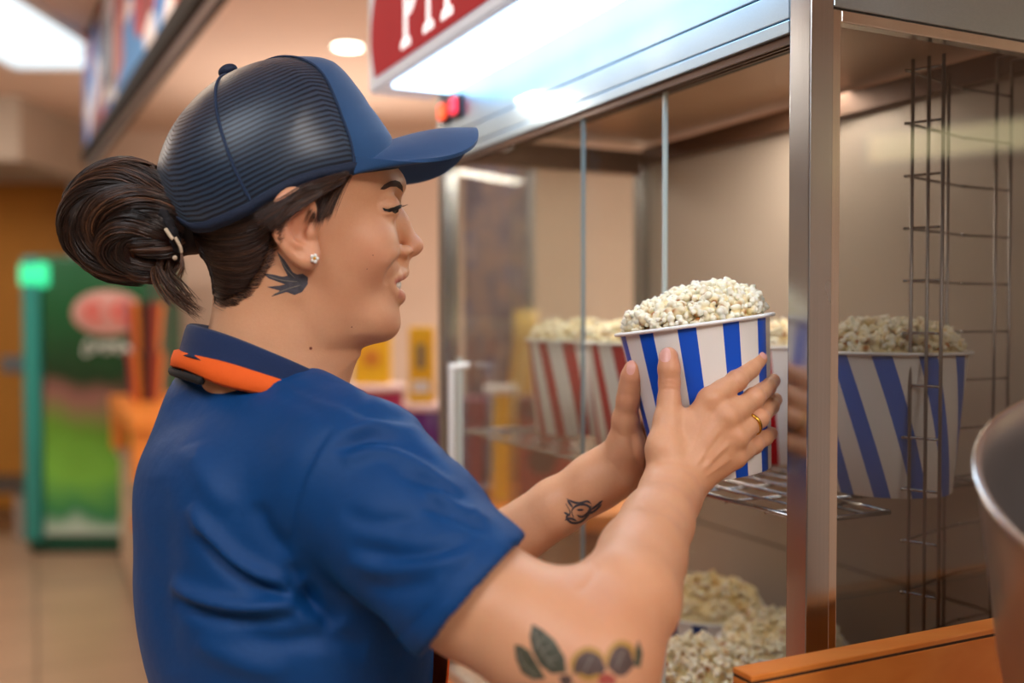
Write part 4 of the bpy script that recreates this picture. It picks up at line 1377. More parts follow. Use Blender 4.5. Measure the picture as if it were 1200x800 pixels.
def skin_mat():
    m, nt, out = new_mat('skin'); n = N(nt)
    rd = n('ShaderNodeAttribute', attribute_name='redness'); lp = n('ShaderNodeAttribute', attribute_name='lip')
    tc = n('ShaderNodeTexCoord')
    n1 = n('ShaderNodeTexNoise', i_Vector=tc.outputs['Object'], i_Scale=22.0, i_Detail=4.0)
    n2 = n('ShaderNodeTexNoise', i_Vector=tc.outputs['Object'], i_Scale=420.0, i_Detail=3.0)
    n3 = n('ShaderNodeTexVoronoi', i_Vector=tc.outputs['Object'], i_Scale=1300.0)
    c = n.mix(n1.outputs[0], srgb('#d1966d'), srgb('#e2ae88'))
    c = n.mix(n.math('MULTIPLY', n2.outputs[0], .22), c, srgb('#c07a58'))
    c = n.mix(n.math('MULTIPLY', rd.outputs['Fac'], .42), c, srgb('#d0705a'))
    c = n.mix(n.math('MULTIPLY', lp.outputs['Fac'], .9, clamp=True), c, srgb('#b9584f'))
    bp = n('ShaderNodeBump', i_Strength=.18, i_Distance=.0006, i_Height=n.math('ADD', n3.outputs[0], n2.outputs[0]))
    b = n('ShaderNodeBsdfPrincipled', i_Base_Color=c, i_Roughness=.42, i_Normal=bp.outputs[0])
    b.inputs['Subsurface Weight'].default_value = .15; b.inputs['Subsurface Radius'].default_value = (.010, .0035, .0018); b.inputs['Subsurface Scale'].default_value = .8
    b.inputs['Specular IOR Level'].default_value = .42
    nt.links.new(b.outputs[0], out.inputs[0]); return m


M_skin = skin_mat()
body = fast_mesh('body', allv, allf, M_skin, person, True, {'redness': ('FLOAT', redm), 'lip': ('FLOAT', np.clip(lip, 0, 1))})
BVH_head = BVHTree.FromPolygons(hv.tolist(), hf.tolist())
BVH_arm = BVHTree.FromPolygons(bv.tolist(), bf.tolist())
BVH_left = BVHTree.FromPolygons(cv.tolist(), cf.tolist())


def cast(bvh, px, py, off=0.0, maxd=2.0):
    d = CF + CR * (px - 600) / F - CU * (py - 400) / F; d = d / np.linalg.norm(d)
    h = bvh.ray_cast(Vector(CAM), Vector(d), maxd)
    if h[0] is None:
        # miss: nearest surface point to the ray at about the head's distance
        q = CAM + d * .88; h = bvh.find_nearest(Vector(q))
        return np.array(h[0]) + np.array(h[1]) * off
    nn_ = np.array(h[1]);
    if nn_ @ d > 0: nn_ = -nn_
    return np.array(h[0]) + nn_ * off


def decal(name, poly, bvh, mat, parent, off=.00025, step=1.2, thick=.0002):
    """a thin coloured patch lying on a surface, outline given in photo pixels"""
    poly = np.asarray(poly, float)
    # densify the outline
    out = []
    for i in range(len(poly)):
        a, b = poly[i], poly[(i + 1) % len(poly)]; k = max(1, int(np.linalg.norm(b - a) / step))
        for j in range(k): out.append(a + (b - a) * j / k)
    out = np.array(out); nb = len(out)
    x0, y0 = out.min(0); x1, y1 = out.max(0)
    pts = [Vector(p) for p in out]
    from mathutils.geometry import intersect_point_tri_2d
    def inside(x, y):
        c = False; j = nb - 1
        for i in range(nb):
            if ((out[i][1] > y) != (out[j][1] > y)) and (x < (out[j][0] - out[i][0]) * (y - out[i][1]) / (out[j][1] - out[i][1]) + out[i][0]): c = not c
            j = i
        return c
    for x in np.arange(x0 + step, x1, step * 1.6):
        for y in np.arange(y0 + step, y1, step * 1.6):
            if inside(x, y) and np.min(np.linalg.norm(out - (x, y), axis=1)) > step * .6: pts.append(Vector((x, y)))
    v2, _, f2, *_r = delaunay_2d_cdt(pts, [], [list(range(nb))], 1, 1e-4)
    v = np.array([cast(bvh, p[0], p[1], off) for p in v2])
    return mesh_obj(name, v, [list(f) for f in f2], mat, parent, True)
# ---------------------------------------------------------------- small things on the body
def ell_mesh(c, r, ax=None, n=20):
    th = np.linspace(0, PI, n); prof = [(math.sin(a), -math.cos(a)) for a in th]
    v, f = lathe(prof, 2 * n); v = v * np.asarray(r)
    if ax is not None: v = v @ np.asarray(ax)
    return v + np.asarray(c), f


HAX = np.array([HF, HL, Z])
M_teeth = simple('tooth_white', '#e9e2d6', .25); M_lash = simple('dark_lash', '#120c0a', .6)
M_gold = simple('gold', '#d9a441', .22, metal=1.0); M_nail = simple('pink_fingernail', '#e0a698', .34, coat=.12)
v, f = ell_mesh(HP(459, 333.5), (.0086, .0185, .0074), HAX); mesh_obj('teeth', v, f, M_teeth, body, True)
M_eye = simple('eye_white', '#d9cfc8', .15, coat=1.0); M_iris = simple('dark_iris', '#20130c', .1, coat=1.0)
for sg in (-1, 1):
    v, f = ell_mesh(HP(452, 243, sg * .0315), (.0113,) * 3, HAX)
    e = mesh_obj('eyeball', v, f, M_eye, body, True)
decal('dark_iris', [(459, 245.2), (464, 243.6), (467.2, 243.8), (466.5, 248), (463, 250), (460, 248.5)], BVH_head, M_iris, body, .0004, .8)
decal('upper_lash_line', [(447.5, 243.4), (454, 244.2), (460, 243), (466, 240.5), (470, 239.6), (469, 243.5), (463, 247.0), (456, 248.4), (450, 247.4)], BVH_head, M_lash, body, .0009, .8)
decal('eyebrow', [(445, 221.5), (450, 216), (457, 212.2), (463, 211.2), (468, 213), (471.2, 218), (471.6, 225), (468.8, 221.5), (464, 218.4), (457, 218.6), (450, 222)], BVH_head, simple('brow_hair', '#452d22', .8), body, .0006, .9)
mb = MB()
rg = np.random.default_rng(5)
for i in range(26):
    s = i / 25; a = HP(452 + 15 * s, 245.5 - 3.0 * s, -.044 + .030 * s); tip = a + HF * (.004 + .005 * s) + Z * (.0005 + .0022 * s) - HL * (.004 * (1 - s)) + rg.normal(size=3) * .0003
    mb.tube(spline([a, (a + tip) / 2 - Z * .0006, tip], 6), np.linspace(.00024, .00006, 6), 4)
mb.build('eyelashes', M_lash, body)
# moles
for (x, y, r) in ((437, 299, .7), (430, 315, .6), (364, 408, 1.9), (412, 383, .8)):
    decal('mole', [(x + r * math.cos(a), y + r * math.sin(a)) for a in np.linspace(0, 2 * PI, 9)[:-1]], BVH_head, simple('mole_brown', '#7a3a2a', .6), body, .0003, .7)
# earring: a cluster of little stones
ec = cast(BVH_head, 368, 303, .0012)
ea = bpy.data.objects.new('earring', None); ea.empty_display_size = .01; link(ea, person); ea.location = tuple(ec - np.array(person.location))
mst = simple('clear_stone', '#f3efe6', .08, spec=1.0, coat=1.0)
for k in range(5):
    q = ec + HF * .0022 * math.cos(k * 2 * PI / 5) + Z * .0026 * math.sin(k * 2 * PI / 5) - HL * .0006
    v, f = ell_mesh(q, (.0016,) * 3, HAX, 8); mesh_obj('stone', v, f, mst, ea, False)
v, f = ell_mesh(ec - HL * .0014, (.0014,) * 3, HAX, 8); mesh_obj('gold_setting', v, f, M_gold, ea, True)
# finger ring
pa, pb = fingers['ring'][0][0], fingers['ring'][0][1]; t_ = (pb - pa) / np.linalg.norm(pb - pa)
rc_ = pa * .34 + pb * .66
u_ = np.cross(t_, Z); u_ /= np.linalg.norm(u_); w_ = np.cross(t_, u_)
prof = [(.0094, -.0016), (.0104, -.0018), (.0109, 0), (.0104, .0018), (.0094, .0016), (.0094, -.0016)]
v, f = lathe(prof, 48, rc_, np.array([u_, w_, t_])); mesh_obj('finger_ring', v, f, M_gold, person, True)
# nails
def nail(cx, cy, rx, ry, rot, bvh):
    pl = []
    for a in np.linspace(0, 2 * PI, 17)[:-1]:
        x, y = rx * np.sign(math.cos(a)) * abs(math.cos(a)) ** .8, ry * np.sign(math.sin(a)) * abs(math.sin(a)) ** .8
        pl.append((cx + x * math.cos(rot) - y * math.sin(rot), cy + x * math.sin(rot) + y * math.cos(rot)))
    decal('fingernail', pl, bvh, M_nail, body, .0005, 1.0)


nail(779.5, 416, 6.6, 8.6, -.05, BVH_arm); nail(739.5, 431, 5.0, 8.4, .12, BVH_left)
nail(894, 416.5, 2.6, 5.2, -.75, BVH_arm)

# tattoos
M_ink = simple('grey_blue_ink', '#45424a', .5, noise=.35, nscale=260); M_inkg = simple('olive_grey_ink', '#4a4a3a', .55, noise=.45, nscale=260)
M_inkb = simple('brown_black_ink', '#54403a', .55, noise=.35, nscale=260); M_inky = simple('ochre_ink', '#b0843c', .55); M_inkr = simple('faded_red_ink', '#a3483c', .55)
M_inkl = simple('light_grey_ink', '#7d7568', .55)
tt_ = decal('swallow_tattoo', [(308, 320), (320, 321.5), (331, 324), (337, 323), (331, 311), (324.4, 293.7), (334, 305), (343, 319), (348, 321.5), (355, 320.5), (361, 325), (360.5, 333), (354, 342), (345, 345.5), (336, 342), (318, 347.4), (328, 340.5), (313, 336), (328, 334.5), (334, 333), (315, 326)], BVH_head, M_ink, body, .0003, 1.0)


def strokes(name, lines, w, bvh, mat, parent, off=.0004):
    mb = MB()
    for ln in lines:
        p = spline(ln, max(8, 5 * len(ln))) if len(ln) > 2 else np.linspace(ln[0], ln[1], 8)
        t = np.gradient(p, axis=0); t /= np.linalg.norm(t, axis=1)[:, None] + 1e-9; nn_ = np.stack([-t[:, 1], t[:, 0]], 1)
        ww = w * np.clip(np.minimum(np.linspace(0, 1, len(p)), np.linspace(1, 0, len(p))) * 5, .35, 1)[:, None]
        a = p + nn_ * ww; b = p - nn_ * ww
        v = np.array([cast(bvh, q[0], q[1], off) for q in np.concatenate([a, b])]); n_ = len(p)
        mb.add(v, [[i, i + 1, i + 1 + n_, i + n_] for i in range(n_ - 1)])
    return mb.build(name, mat, parent)


strokes('tattoo_feather_lines', [[(312, 322), (330, 328), (350, 330)], [(326, 298), (335, 314), (346, 326)], [(320, 345), (338, 338), (352, 334)]], .5, BVH_head, M_inkl, tt_ if False else body, .0006)
strokes('wrist_tattoo', [[(664, 584), (672, 588), (680, 589), (688, 587), (693, 590)], [(663, 590), (668, 600), (664, 606), (670, 612), (680, 611), (688, 604), (692, 596), (686, 591), (676, 592), (670, 598), (672, 606)],
                         [(693, 592), (689, 600), (682, 605), (676, 603)], [(661, 600), (668, 604)], [(662, 609), (668, 607), (676, 610)], [(692, 597), (699, 592), (706, 586)], [(690, 602), (698, 597), (705, 590)], [(665, 586), (671, 594)], [(676, 597), (684, 597)]], 1.35, BVH_left, M_ink, body)
decal('leaf_tattoo', [(624, 731), (621, 746), (624, 762), (632, 778), (646, 789), (664, 788), (662, 770), (650, 750), (636, 738)], BVH_arm, M_inkg, body, .0003, 1.6)
decal('leaf_tattoo', [(603, 755), (605, 772), (612, 788), (625, 796), (640, 795), (630, 778), (620, 762), (611, 756)], BVH_arm, M_inkg, body, .0003, 1.6)
decal('flower_tattoo', [(690 + 19 * math.cos(a) * (1 + .1 * math.sin(5 * a)), 780 + 17 * math.sin(a)) for a in np.linspace(0, 2 * PI, 22)[:-1]], BVH_arm, M_inkb, body, .0003, 1.6)
decal('flower_tattoo', [(727 + 15 * math.cos(a) * (1 + .1 * math.sin(5 * a)), 774 + 18 * math.sin(a)) for a in np.linspace(0, 2 * PI, 22)[:-1]], BVH_arm, M_inkb, body, .0003, 1.6)
decal('bud_tattoo', [(748, 750), (744, 762), (742, 780), (750, 782), (753, 765)], BVH_arm, M_inkg, body, .0003, 1.6)
decal('red_petal_tattoo', [(700, 792), (712, 788), (722, 794), (720, 802), (702, 802)], BVH_arm, M_inkr, body, .0005, 1.6)
decal('grey_leaf_tattoo', [(655, 792), (668, 790), (672, 800), (660, 806)], BVH_arm, M_inkb, body, .0003, 1.6)
strokes('yellow_petal_edges', [[(672, 790), (671, 776), (678, 765), (690, 760), (702, 765), (709, 776)], [(711, 782), (712, 768), (719, 757), (729, 753), (739, 759), (743, 772)], [(676, 789), (690, 795), (704, 790)]], 3.0, BVH_arm, M_inky, body, .0006)
strokes('leaf_veins', [[(625, 735), (634, 760), (652, 786)], [(630, 752), (626, 764)], [(634, 762), (646, 758)], [(640, 773), (655, 770)], [(606, 760), (616, 780), (632, 794)], [(722, 784), (727, 770), (731, 762)], [(684, 788), (690, 776), (694, 768)]], .8, BVH_arm, M_inkl, body, .0006)

# ---------------------------------------------------------------- hair
def hair_mat(nm, a, b_, c_):
    m, nt, out = new_mat(nm); n = N(nt)
    at = n('ShaderNodeAttribute', attribute_name='tone')
    c = n.ramp(at.outputs['Fac'], [(0, srgb(a)), (.6, srgb(b_)), (1, srgb(c_))])
    b = n('ShaderNodeBsdfPrincipled', i_Base_Color=c, i_Roughness=.36)
    b.inputs['Specular IOR Level'].default_value = .55
    nt.links.new(b.outputs[0], out.inputs[0]); return m


M_hair = hair_mat('dark_brown_hair', '#1a100b', '#38231a', '#7d5438')
M_hairbase = simple('hair_underlayer', '#1a110d', .6, noise=.3, nscale=120)
hb = [(196, 420), (205, 404), (216, 396), (226, 378), (235, 352), (248, 326), (285, 317), (312, 302), (335, 284), (349, 262)]
hbu = []; hbf = []
for (y, x) in hb:
    c = HC_(HP(x, y, -.068)); hbu.append(c[2]); hbf.append(c[0])
hbu = np.array(hbu)[::-1]; hbf = np.array(hbf)[::-1]
ULOW = HC_(HP(262, 351, -.02))[2]


def hair_fn(X, Y, Zz):
    f = (X - H0[0]) * HF[0] + (Y - H0[1]) * HF[1]; u = Zz - H0[2]
    fb = np.interp(u, hbu, hbf)
    cut = f - fb
    d = head_fn(X, Y, Zz) - np.clip(.0008 - cut * .13, .0003, np.where(u > -.035, .0025, .0070))
    return np.maximum(np.maximum(d, cut * .6), (ULOW - u))


S2 = SDF(S.lo, S.lo + S.n * S.h, .0022)
S2.fn(S2.lo, S2.lo + S2.n * S2.h, hair_fn, k=0)
hv2, hf2 = S2.mesh(); hv2 = smooth_mesh(hv2, hf2, 2)
hair = fast_mesh('hair', hv2, hf2, M_hairbase, person)
BVH_hair = BVHTree.FromPolygons(np.concatenate([hv, hv2]).tolist(), np.concatenate([hf, hf2 + len(hv)]).tolist())


def strands(name, lines, r, mat, parent, tones, sides=4, taper=.25):
    """lines: (n, k, 3) array"""
    L_ = np.asarray(lines); n, k, _ = L_.shape
    t = np.gradient(L_, axis=1); t /= np.linalg.norm(t, axis=2)[..., None] + 1e-12
    up = np.array([.31, .52, .79]); a = np.cross(t, up); a /= np.linalg.norm(a, axis=2)[..., None] + 1e-9; b = np.cross(t, a)
    s = np.linspace(0, 1, k); rr = r * np.clip(np.minimum(s * 8 + .4, 1) * np.minimum((1 - s) * 4 + taper, 1), 0, 1)
    an = np.arange(sides) * 2 * PI / sides
    v = L_[:, :, None] + rr[None, :, None, None] * (np.cos(an)[None, None, :, None] * a[:, :, None] + np.sin(an)[None, None, :, None] * b[:, :, None])
    v = v.reshape(-1, 3)
    i = np.arange(n)[:, None, None] * k * sides; j = np.arange(k - 1)[None, :, None] * sides; q = np.arange(sides)[None, None, :]
    q2 = (q + 1) % sides
    f = np.stack([i + j + q, i + j + q2, i + j + sides + q2, i + j + sides + q], -1).reshape(-1, 4)
    return fast_mesh(name, v, f, mat, parent, True, {'tone': ('FLOAT', np.repeat(tones, k * sides))})


rg = np.random.default_rng(77)


def surf_strands(guides, n, npt, bvh, lift, jit=2.0, bridge=False):
    G = [spline(g, npt) for g in guides]; G = np.array(G); out = []
    for _ in range(n):
        s = rg.uniform(0, len(G) - 1); i = min(int(s), len(G) - 2); x = s - i
        p = G[i] * (1 - x) + G[i + 1] * x + rg.normal(size=2) * jit * .4 + np.linspace(0, 1, npt)[:, None] * rg.normal(size=2) * jit
        h = lift * rg.uniform(.2, 1.2)
        out.append([cast(bvh, q[0], q[1], h) for q in p])
    o = np.array(out)
    if bridge:                                                # the hair spans hollows instead of sinking into them
        q = to_px(o); dd = q[..., 2]; pd = np.pad(dd, ((0, 0), (4, 4)), mode='edge')
        mn = np.min([pd[:, k:k + npt] for k in range(9)], 0); pm = np.pad(mn, ((0, 0), (2, 2)), mode='edge')
        mn = np.mean([pm[:, k:k + npt] for k in range(5)], 0)
        o = np.array([[P(q[i, j, 0], q[i, j, 1], min(mn[i, j], dd[i, j])) for j in range(npt)] for i in range(len(o))])
    o[:, 1:-1] = (o[:, :-2] + o[:, 1:-1] * 2 + o[:, 2:]) / 4
    return o


g1 = [[(322, 236), (300, 250), (262, 262), (225, 262), (206, 258)], [(324, 258), (298, 276), (258, 282), (222, 274), (206, 264)], [(317, 282), (293, 298), (256, 300), (224, 284), (208, 268)],
      [(306, 312), (284, 320), (252, 314), (226, 294), (210, 274)], [(288, 338), (268, 338), (246, 328), (228, 308), (212, 284)], [(264, 350), (250, 344), (238, 332), (228, 316), (214, 292)]]
l1 = surf_strands(g1, 900, 16, BVH_hair, .0022, 2.2)
strands('nape_strands', l1, .00034, M_hair, hair, rg.uniform(0, .75, len(l1)))
g2 = [[(408, 201), (380, 210), (354, 220), (330, 236), (300, 252)], [(404, 206), (380, 217), (354, 229), (332, 244), (306, 260)], [(401, 213), (382, 225), (360, 237), (341, 250), (322, 268)]]
l2 = surf_strands(g2, 520, 16, BVH_hair, .0022, 2.6, True)
strands('temple_strands', l2, .00020, M_hair, hair, rg.uniform(.2, .85, len(l2)))
g3 = [[(385, 205), (374, 232), (362, 262)], [(400, 205), (388, 230), (376, 258)], [(411, 204), (398, 224), (386, 248)]]
l3 = surf_strands(g3, 260, 12, BVH_hair, .0012, 3.5)
strands('sideburn_wisps', l3, .00013, M_hair, hair, rg.uniform(.3, .9, len(l3)))

g4 = [[(334, 262), (312, 272), (290, 276)], [(326, 288), (306, 296), (284, 296)], [(316, 314), (294, 318), (270, 312)], [(300, 338), (280, 336), (258, 324)], [(280, 356), (262, 348), (246, 330)], [(262, 358), (250, 346), (236, 326)]]
l4 = surf_strands(g4, 420, 12, BVH_hair, .0008, 4.5)
strands('nape_wisps', l4, .00013, M_hair, hair, rg.uniform(.2, .9, len(l4)))

# the bun: twisted ropes of hair round a dark core
S3 = SDF(P(140, 270, .9) - .095, P(140, 270, .9) + .1, .0025)
S3.lo = S3.lo
bl = 0.0
BP = lambda x, y, l=0.0: HP(x, y, l)
S3.ell(BP(130, 258), (.036, .034, .031), k=.012); S3.ell(BP(158, 290), (.034, .032, .026), k=.012); S3.ell(BP(170, 245), (.030, .030, .026), k=.012)
S3.cone(BP(185, 262), BP(222, 258), .026, .030, k=.015); S3.ell(BP(150, 300), (.030, .028, .016), k=.01)
v3, f3 = S3.mesh(); v3 = smooth_mesh(v3, f3, 2)
bun = fast_mesh('hair_bun', v3, f3, M_hairbase, person)
ropes = [  # guide points (px, py, l), radii, count
    ([(214, 250, -.022), (190, 226, -.026), (150, 214, -.018), (112, 226, -.010), (90, 254, -.004), (92, 284, .0), (112, 306, .0)], [.010, .014, .017, .017, .016, .014, .009], 300),
    ([(212, 262, -.030), (188, 244, -.036), (156, 236, -.034), (122, 244, -.028), (104, 268, -.022), (112, 296, -.018), (140, 312, -.014), (172, 316, -.010)], [.010, .013, .015, .015, .014, .014, .013, .009], 320),
    ([(210, 274, -.032), (186, 266, -.040), (158, 262, -.040), (134, 272, -.036), (128, 292, -.030), (146, 306, -.026), (176, 308, -.022), (198, 298, -.018)], [.009, .012, .013, .012, .012, .012, .011, .008], 280),
    ([(212, 286, -.026), (194, 290, -.034), (172, 286, -.038), (152, 284, -.036), (146, 300, -.030), (162, 316, -.022), (188, 318, -.014), (206, 300, -.008)], [.008, .010, .011, .010, .010, .010, .010, .007], 240),
    ([(205, 232, .0), (180, 216, .004), (150, 208, .010), (120, 216, .016), (98, 240, .020), (100, 280, .020), (130, 310, .016), (170, 322, .010)], [.012, .016, .018, .018, .018, .018, .016, .010], 260)]
allL = []; toneL = []
for pts, rr, n_ in ropes:
    c = spline([BP(*q) for q in pts], 26); R_ = np.interp(np.linspace(0, 1, 26), np.linspace(0, 1, len(rr)), rr)
    t, a, b = frames(c)
    tw = rg.uniform(2.5, 4.5) * rg.choice([-1, 1])
    for _ in range(n_):
        ph = rg.uniform(0, 2 * PI); toneL.append(.38 + .34 * math.sin(ph * 3 + len(toneL) // 250)); q = math.sqrt(rg.uniform(.45, 1.0)) + rg.normal() * .03
        ang = ph + tw * np.linspace(0, 1, 26) + .12 * np.sin(np.linspace(0, 6, 26) + rg.uniform(0, 6))
        allL.append(c + (R_ * q * np.cos(ang))[:, None] * a + (R_ * q * np.sin(ang))[:, None] * b)
allL = np.array(allL)
strands('bun_strands', allL, .00046, M_hair, bun, np.clip(np.array(toneL) + rg.normal(size=len(allL)) * .16, 0, 1))
# loose locks under the bun, and fly-away hairs
LL = []
for pts, sp, n_ in (([(204, 288, -.03), (186, 312, -.034), (196, 334, -.034), (214, 352, -.032), (234, 366, -.03)], .0028, 60), ([(200, 296, -.03), (198, 318, -.03), (212, 338, -.03), (226, 356, -.028)], .0022, 46),
                    ([(212, 292, -.038), (214, 312, -.042), (210, 326, -.04)], .0012, 22), ([(188, 300, -.03), (180, 318, -.03), (190, 340, -.03), (206, 358, -.03)], .0014, 20)):
    c = spline([BP(*q) for q in pts], 22)
    for _ in range(n_):
        o = rg.normal(size=3) * sp; cur = np.linspace(.25, 1.5, 22)[:, None]
        LL.append(c + o * cur * np.sin(np.linspace(.4, 2.9, 22))[:, None] + rg.normal(size=3) * .0015 * np.linspace(0, 1, 22)[:, None] ** 2 * 2)
strands('loose_locks', np.array(LL), .00028, M_hair, bun, rg.uniform(.3, 1.0, len(LL)), 4, .1)
LL = []
for _ in range(16):
    a = BP(rg.uniform(172, 184), rg.uniform(200, 214), rg.uniform(-.02, .01)); d_ = (-HF * rg.uniform(.3, 1) + Z * rg.uniform(.2, 1)); d_ /= np.linalg.norm(d_)
    L0_ = rg.uniform(.010, .022); s = np.linspace(0, 1, 22)[:, None]
    LL.append(a + d_ * L0_ * s + HL * rg.normal() * .004 * s ** 2 - Z * .006 * s ** 2)
for _ in range(22):
    th = rg.uniform(-.4, 2.6); a = BP(140 - 58 * math.sin(th), 268 - 56 * math.cos(th), rg.uniform(-.01, .01)); s = np.linspace(0, 1, 22)[:, None]
    tdir = np.array(BP(140 - 58 * math.sin(th + .3), 268 - 60 * math.cos(th + .3))) - a
    LL.append(a + tdir * s * rg.uniform(.6, 1.6) + Z * .004 * np.sin(s * 3))
LL = np.array(LL)
strands('flyaway_hairs', LL, .00016, M_hair, bun, rg.uniform(.3, 1.0, len(LL)), 4, .1)
tuft = []
for _ in range(50):
    a = BP(186 + rg.normal() * 2.5, 226, -.012 + rg.normal() * .002); e = BP(178 + rg.normal() * 1.2, 190 + abs(rg.normal()) * 5, -.012); s = np.linspace(0, 1, 22)[:, None]
    tuft.append(a + (e - a) * s + HF * .002 * np.sin(s * PI))
strands('hair_tuft', np.array(tuft), .0003, M_hair, bun, rg.uniform(.3, .9, 50))
# dark fabric hair tie and beige clip
tie = spline([BP(166, 214, -.020), BP(180, 232, -.040), BP(196, 258, -.046), BP(206, 284, -.042), BP(206, 300, -.022), BP(200, 296, .010), BP(186, 250, .03), BP(170, 216, .012)], 60, True)
mb = MB(); mb.tube(tie, .0042 + .0008 * np.sin(np.arange(60) * 2.1), 10, True); mb.build('hair_tie', simple('black_fabric', '#16151a', .9, bump=.5, bscale=600), person, True)
mb = MB()
mb.tube(spline([BP(194, 268, -.050), BP(200, 277, -.052), BP(203, 280, -.052)], 10), .0016, 8); mb.tube(spline([BP(205, 278, -.051), BP(211, 288, -.050), BP(213, 296, -.048)], 10), .0014, 8)
v, f = ell_mesh(BP(205, 302, -.048), (.002, .002, .002), HAX, 8); mb.add(v, f)
mb.build('hair_clip', simple('beige_clip', '#cbb79c', .4), person, True)

# ---------------------------------------------------------------- trucker cap
CC = HP(326, 208)
prof_px = [(466, 196), (463, 178), (458, 162), (448, 147), (433, 127), (416, 102), (403, 86), (392, 76.5), (378, 71.5), (360, 70), (338, 70.5), (312, 74), (286, 82), (264, 92), (243, 106), (224, 124), (208, 144), (196, 165), (188, 186), (184, 208), (188, 235), (204, 268), (240, 300), (300, 320), (380, 300), (440, 250)]
cpr = np.array([[*(HC_(HP(x, y)) - HC_(CC))] for x, y in prof_px])
pth = np.arctan2(cpr[:, 2], cpr[:, 0]); prr = np.hypot(cpr[:, 0], cpr[:, 2])
pth = np.where(pth < pth[0] - .02, pth + 2 * PI, pth)
oi = np.argsort(pth); pth = pth[oi]; prr = prr[oi]
th_e = np.concatenate([pth - 2 * PI, pth, pth + 2 * PI]); rr_e = np.tile(prr, 3)
CAPW, CAPE = .0865, 2.15


def cap_pt(df, dl, du, grow=0.0):
    """shell point in the direction (df, dl, du) from the cap centre"""
    n_ = math.sqrt(df * df + dl * dl + du * du); df /= n_; dl /= n_; du /= n_
    th = math.atan2(du, df); rho = math.hypot(df, du)
    if th < pth[0]: th += 2 * PI
    r = float(np.interp(th, th_e, rr_e))
    s = ((abs(dl) / CAPW) ** CAPE + (rho / r) ** CAPE) ** (-1 / CAPE) + grow
    return CC + (HF * df + HL * dl + Z * du) * s


def cdir(px, py, l):
    q = HC_(HP(px, py, l)) - HC_(CC); return q / np.linalg.norm(q)


# lower edge by azimuth, mirrored for the far side; button direction on top
top_d = cdir(270, 84, 0.0)
edge_pts = [(464, 196, -.002), (440, 200, -.045), (412, 204, -.070), (380, 210, -.082), (347, 221, -.0865), (320, 236, -.0865), (290, 256, -.0845), (262, 270, -.078), (236, 281, -.066), (220, 280, -.053), (208, 262, -.040), (196, 236, -.024), (187, 214, -.008), (184, 208, 0)]
ed = np.array([cdir(*e) for e in edge_pts])
az = np.arctan2(-ed[:, 1], ed[:, 0]); el = np.arcsin(ed[:, 2])
az = np.maximum.accumulate(az)


def edge_dir(phi):
    """phi from -pi..pi, negative = far side; returns unit direction on the lower edge"""
    a = abs(phi); e = float(np.interp(a, az, el)); s = 1 if phi >= 0 else -1
    return np.array([math.cos(e) * math.cos(a), -s * math.cos(e) * math.sin(a), math.sin(e)])


def slerp(a, b, t):
    w = math.acos(max(-1, min(1, float(a @ b))));
    return (math.sin((1 - t) * w) * a + math.sin(t * w) * b) / math.sin(w)


NA, NE = 180, 56
# front panel: azimuths inside the seam; the seam runs over the crown just in front of the button
SEAM = az[2] * .985
def seam_shift(v):  # how the seam leaves its meridian towards the middle of the crown
    return SEAM * (1 - .0 * v)


seam_top = cdir(303, 75, 0.0)
cap = bpy.data.objects.new('trucker_cap', None); cap.empty_display_size = .05; link(cap, person); cap.location = tuple(CC - np.array(person.location))
def panel(phis, name, mat, tops, thick, grow=0.0):
    V_ = []; cu = []; cvv = []
    for i, ph in enumerate(phis):
        e = edge_dir(ph); tp = tops(ph)
        for j in range(NE + 1):
            v = j / NE; d = slerp(e, tp, v); V_.append(cap_pt(*d, grow)); cu.append(ph); cvv.append(v)
    n_ = len(phis); f = [[i * (NE + 1) + j, i * (NE + 1) + j + 1, (i + 1) * (NE + 1) + j + 1, (i + 1) * (NE + 1) + j] for i in range(n_ - 1) for j in range(NE)]
    V_ = np.array(V_)
    o = fast_mesh(name, V_, np.array(f), mat, cap, True, {'cu': ('FLOAT', cu), 'cv': ('FLOAT', cvv)})
    return o


M_foam = simple('navy_foam_front', '#054474', .75, noise=.05, nscale=60, bump=.12, bscale=900, sheen=.25)
def mesh_mat():
    m, nt, out = new_mat('navy_cap_mesh'); n = N(nt)
    cu = n('ShaderNodeAttribute', attribute_name='cu'); cv_ = n('ShaderNodeAttribute', attribute_name='cv')
    tc = n('ShaderNodeTexCoord')
    wob = n('ShaderNodeTexNoise', i_Vector=tc.outputs['Object'], i_Scale=25.0)
    a = n.math('FRACT', n.math('ADD', n.math('MULTIPLY', cv_.outputs['Fac'], 40.0), n.math('MULTIPLY', wob.outputs[0], .5)))
    b_ = n.math('FRACT', n.math('MULTIPLY', cu.outputs['Fac'], 90.0))
    thread = n.math('MAXIMUM', n.math('LESS_THAN', a, .62), n.math('LESS_THAN', b_, .62))
    bs = n('ShaderNodeBsdfPrincipled', i_Base_Color=n.mix(n.math('LESS_THAN', a, .5), srgb('#0e1d30'), srgb('#22384f')), i_Roughness=.38)  # lighter rows put highlights into the thread colour
    bs.inputs['Sheen Weight'].default_value = .2
    tr = n('ShaderNodeBsdfTransparent')
    mx = n('ShaderNodeMixShader', i_0=thread, i_1=tr.outputs[0], i_2=bs.outputs[0])
    nt.links.new(mx.outputs[0], out.inputs[0]); return m


M_mesh = mesh_mat()
def top_front(ph):
    a = ph / SEAM
    return slerp(seam_top, cdir(303, 75, -.001), 0) if False else seam_top
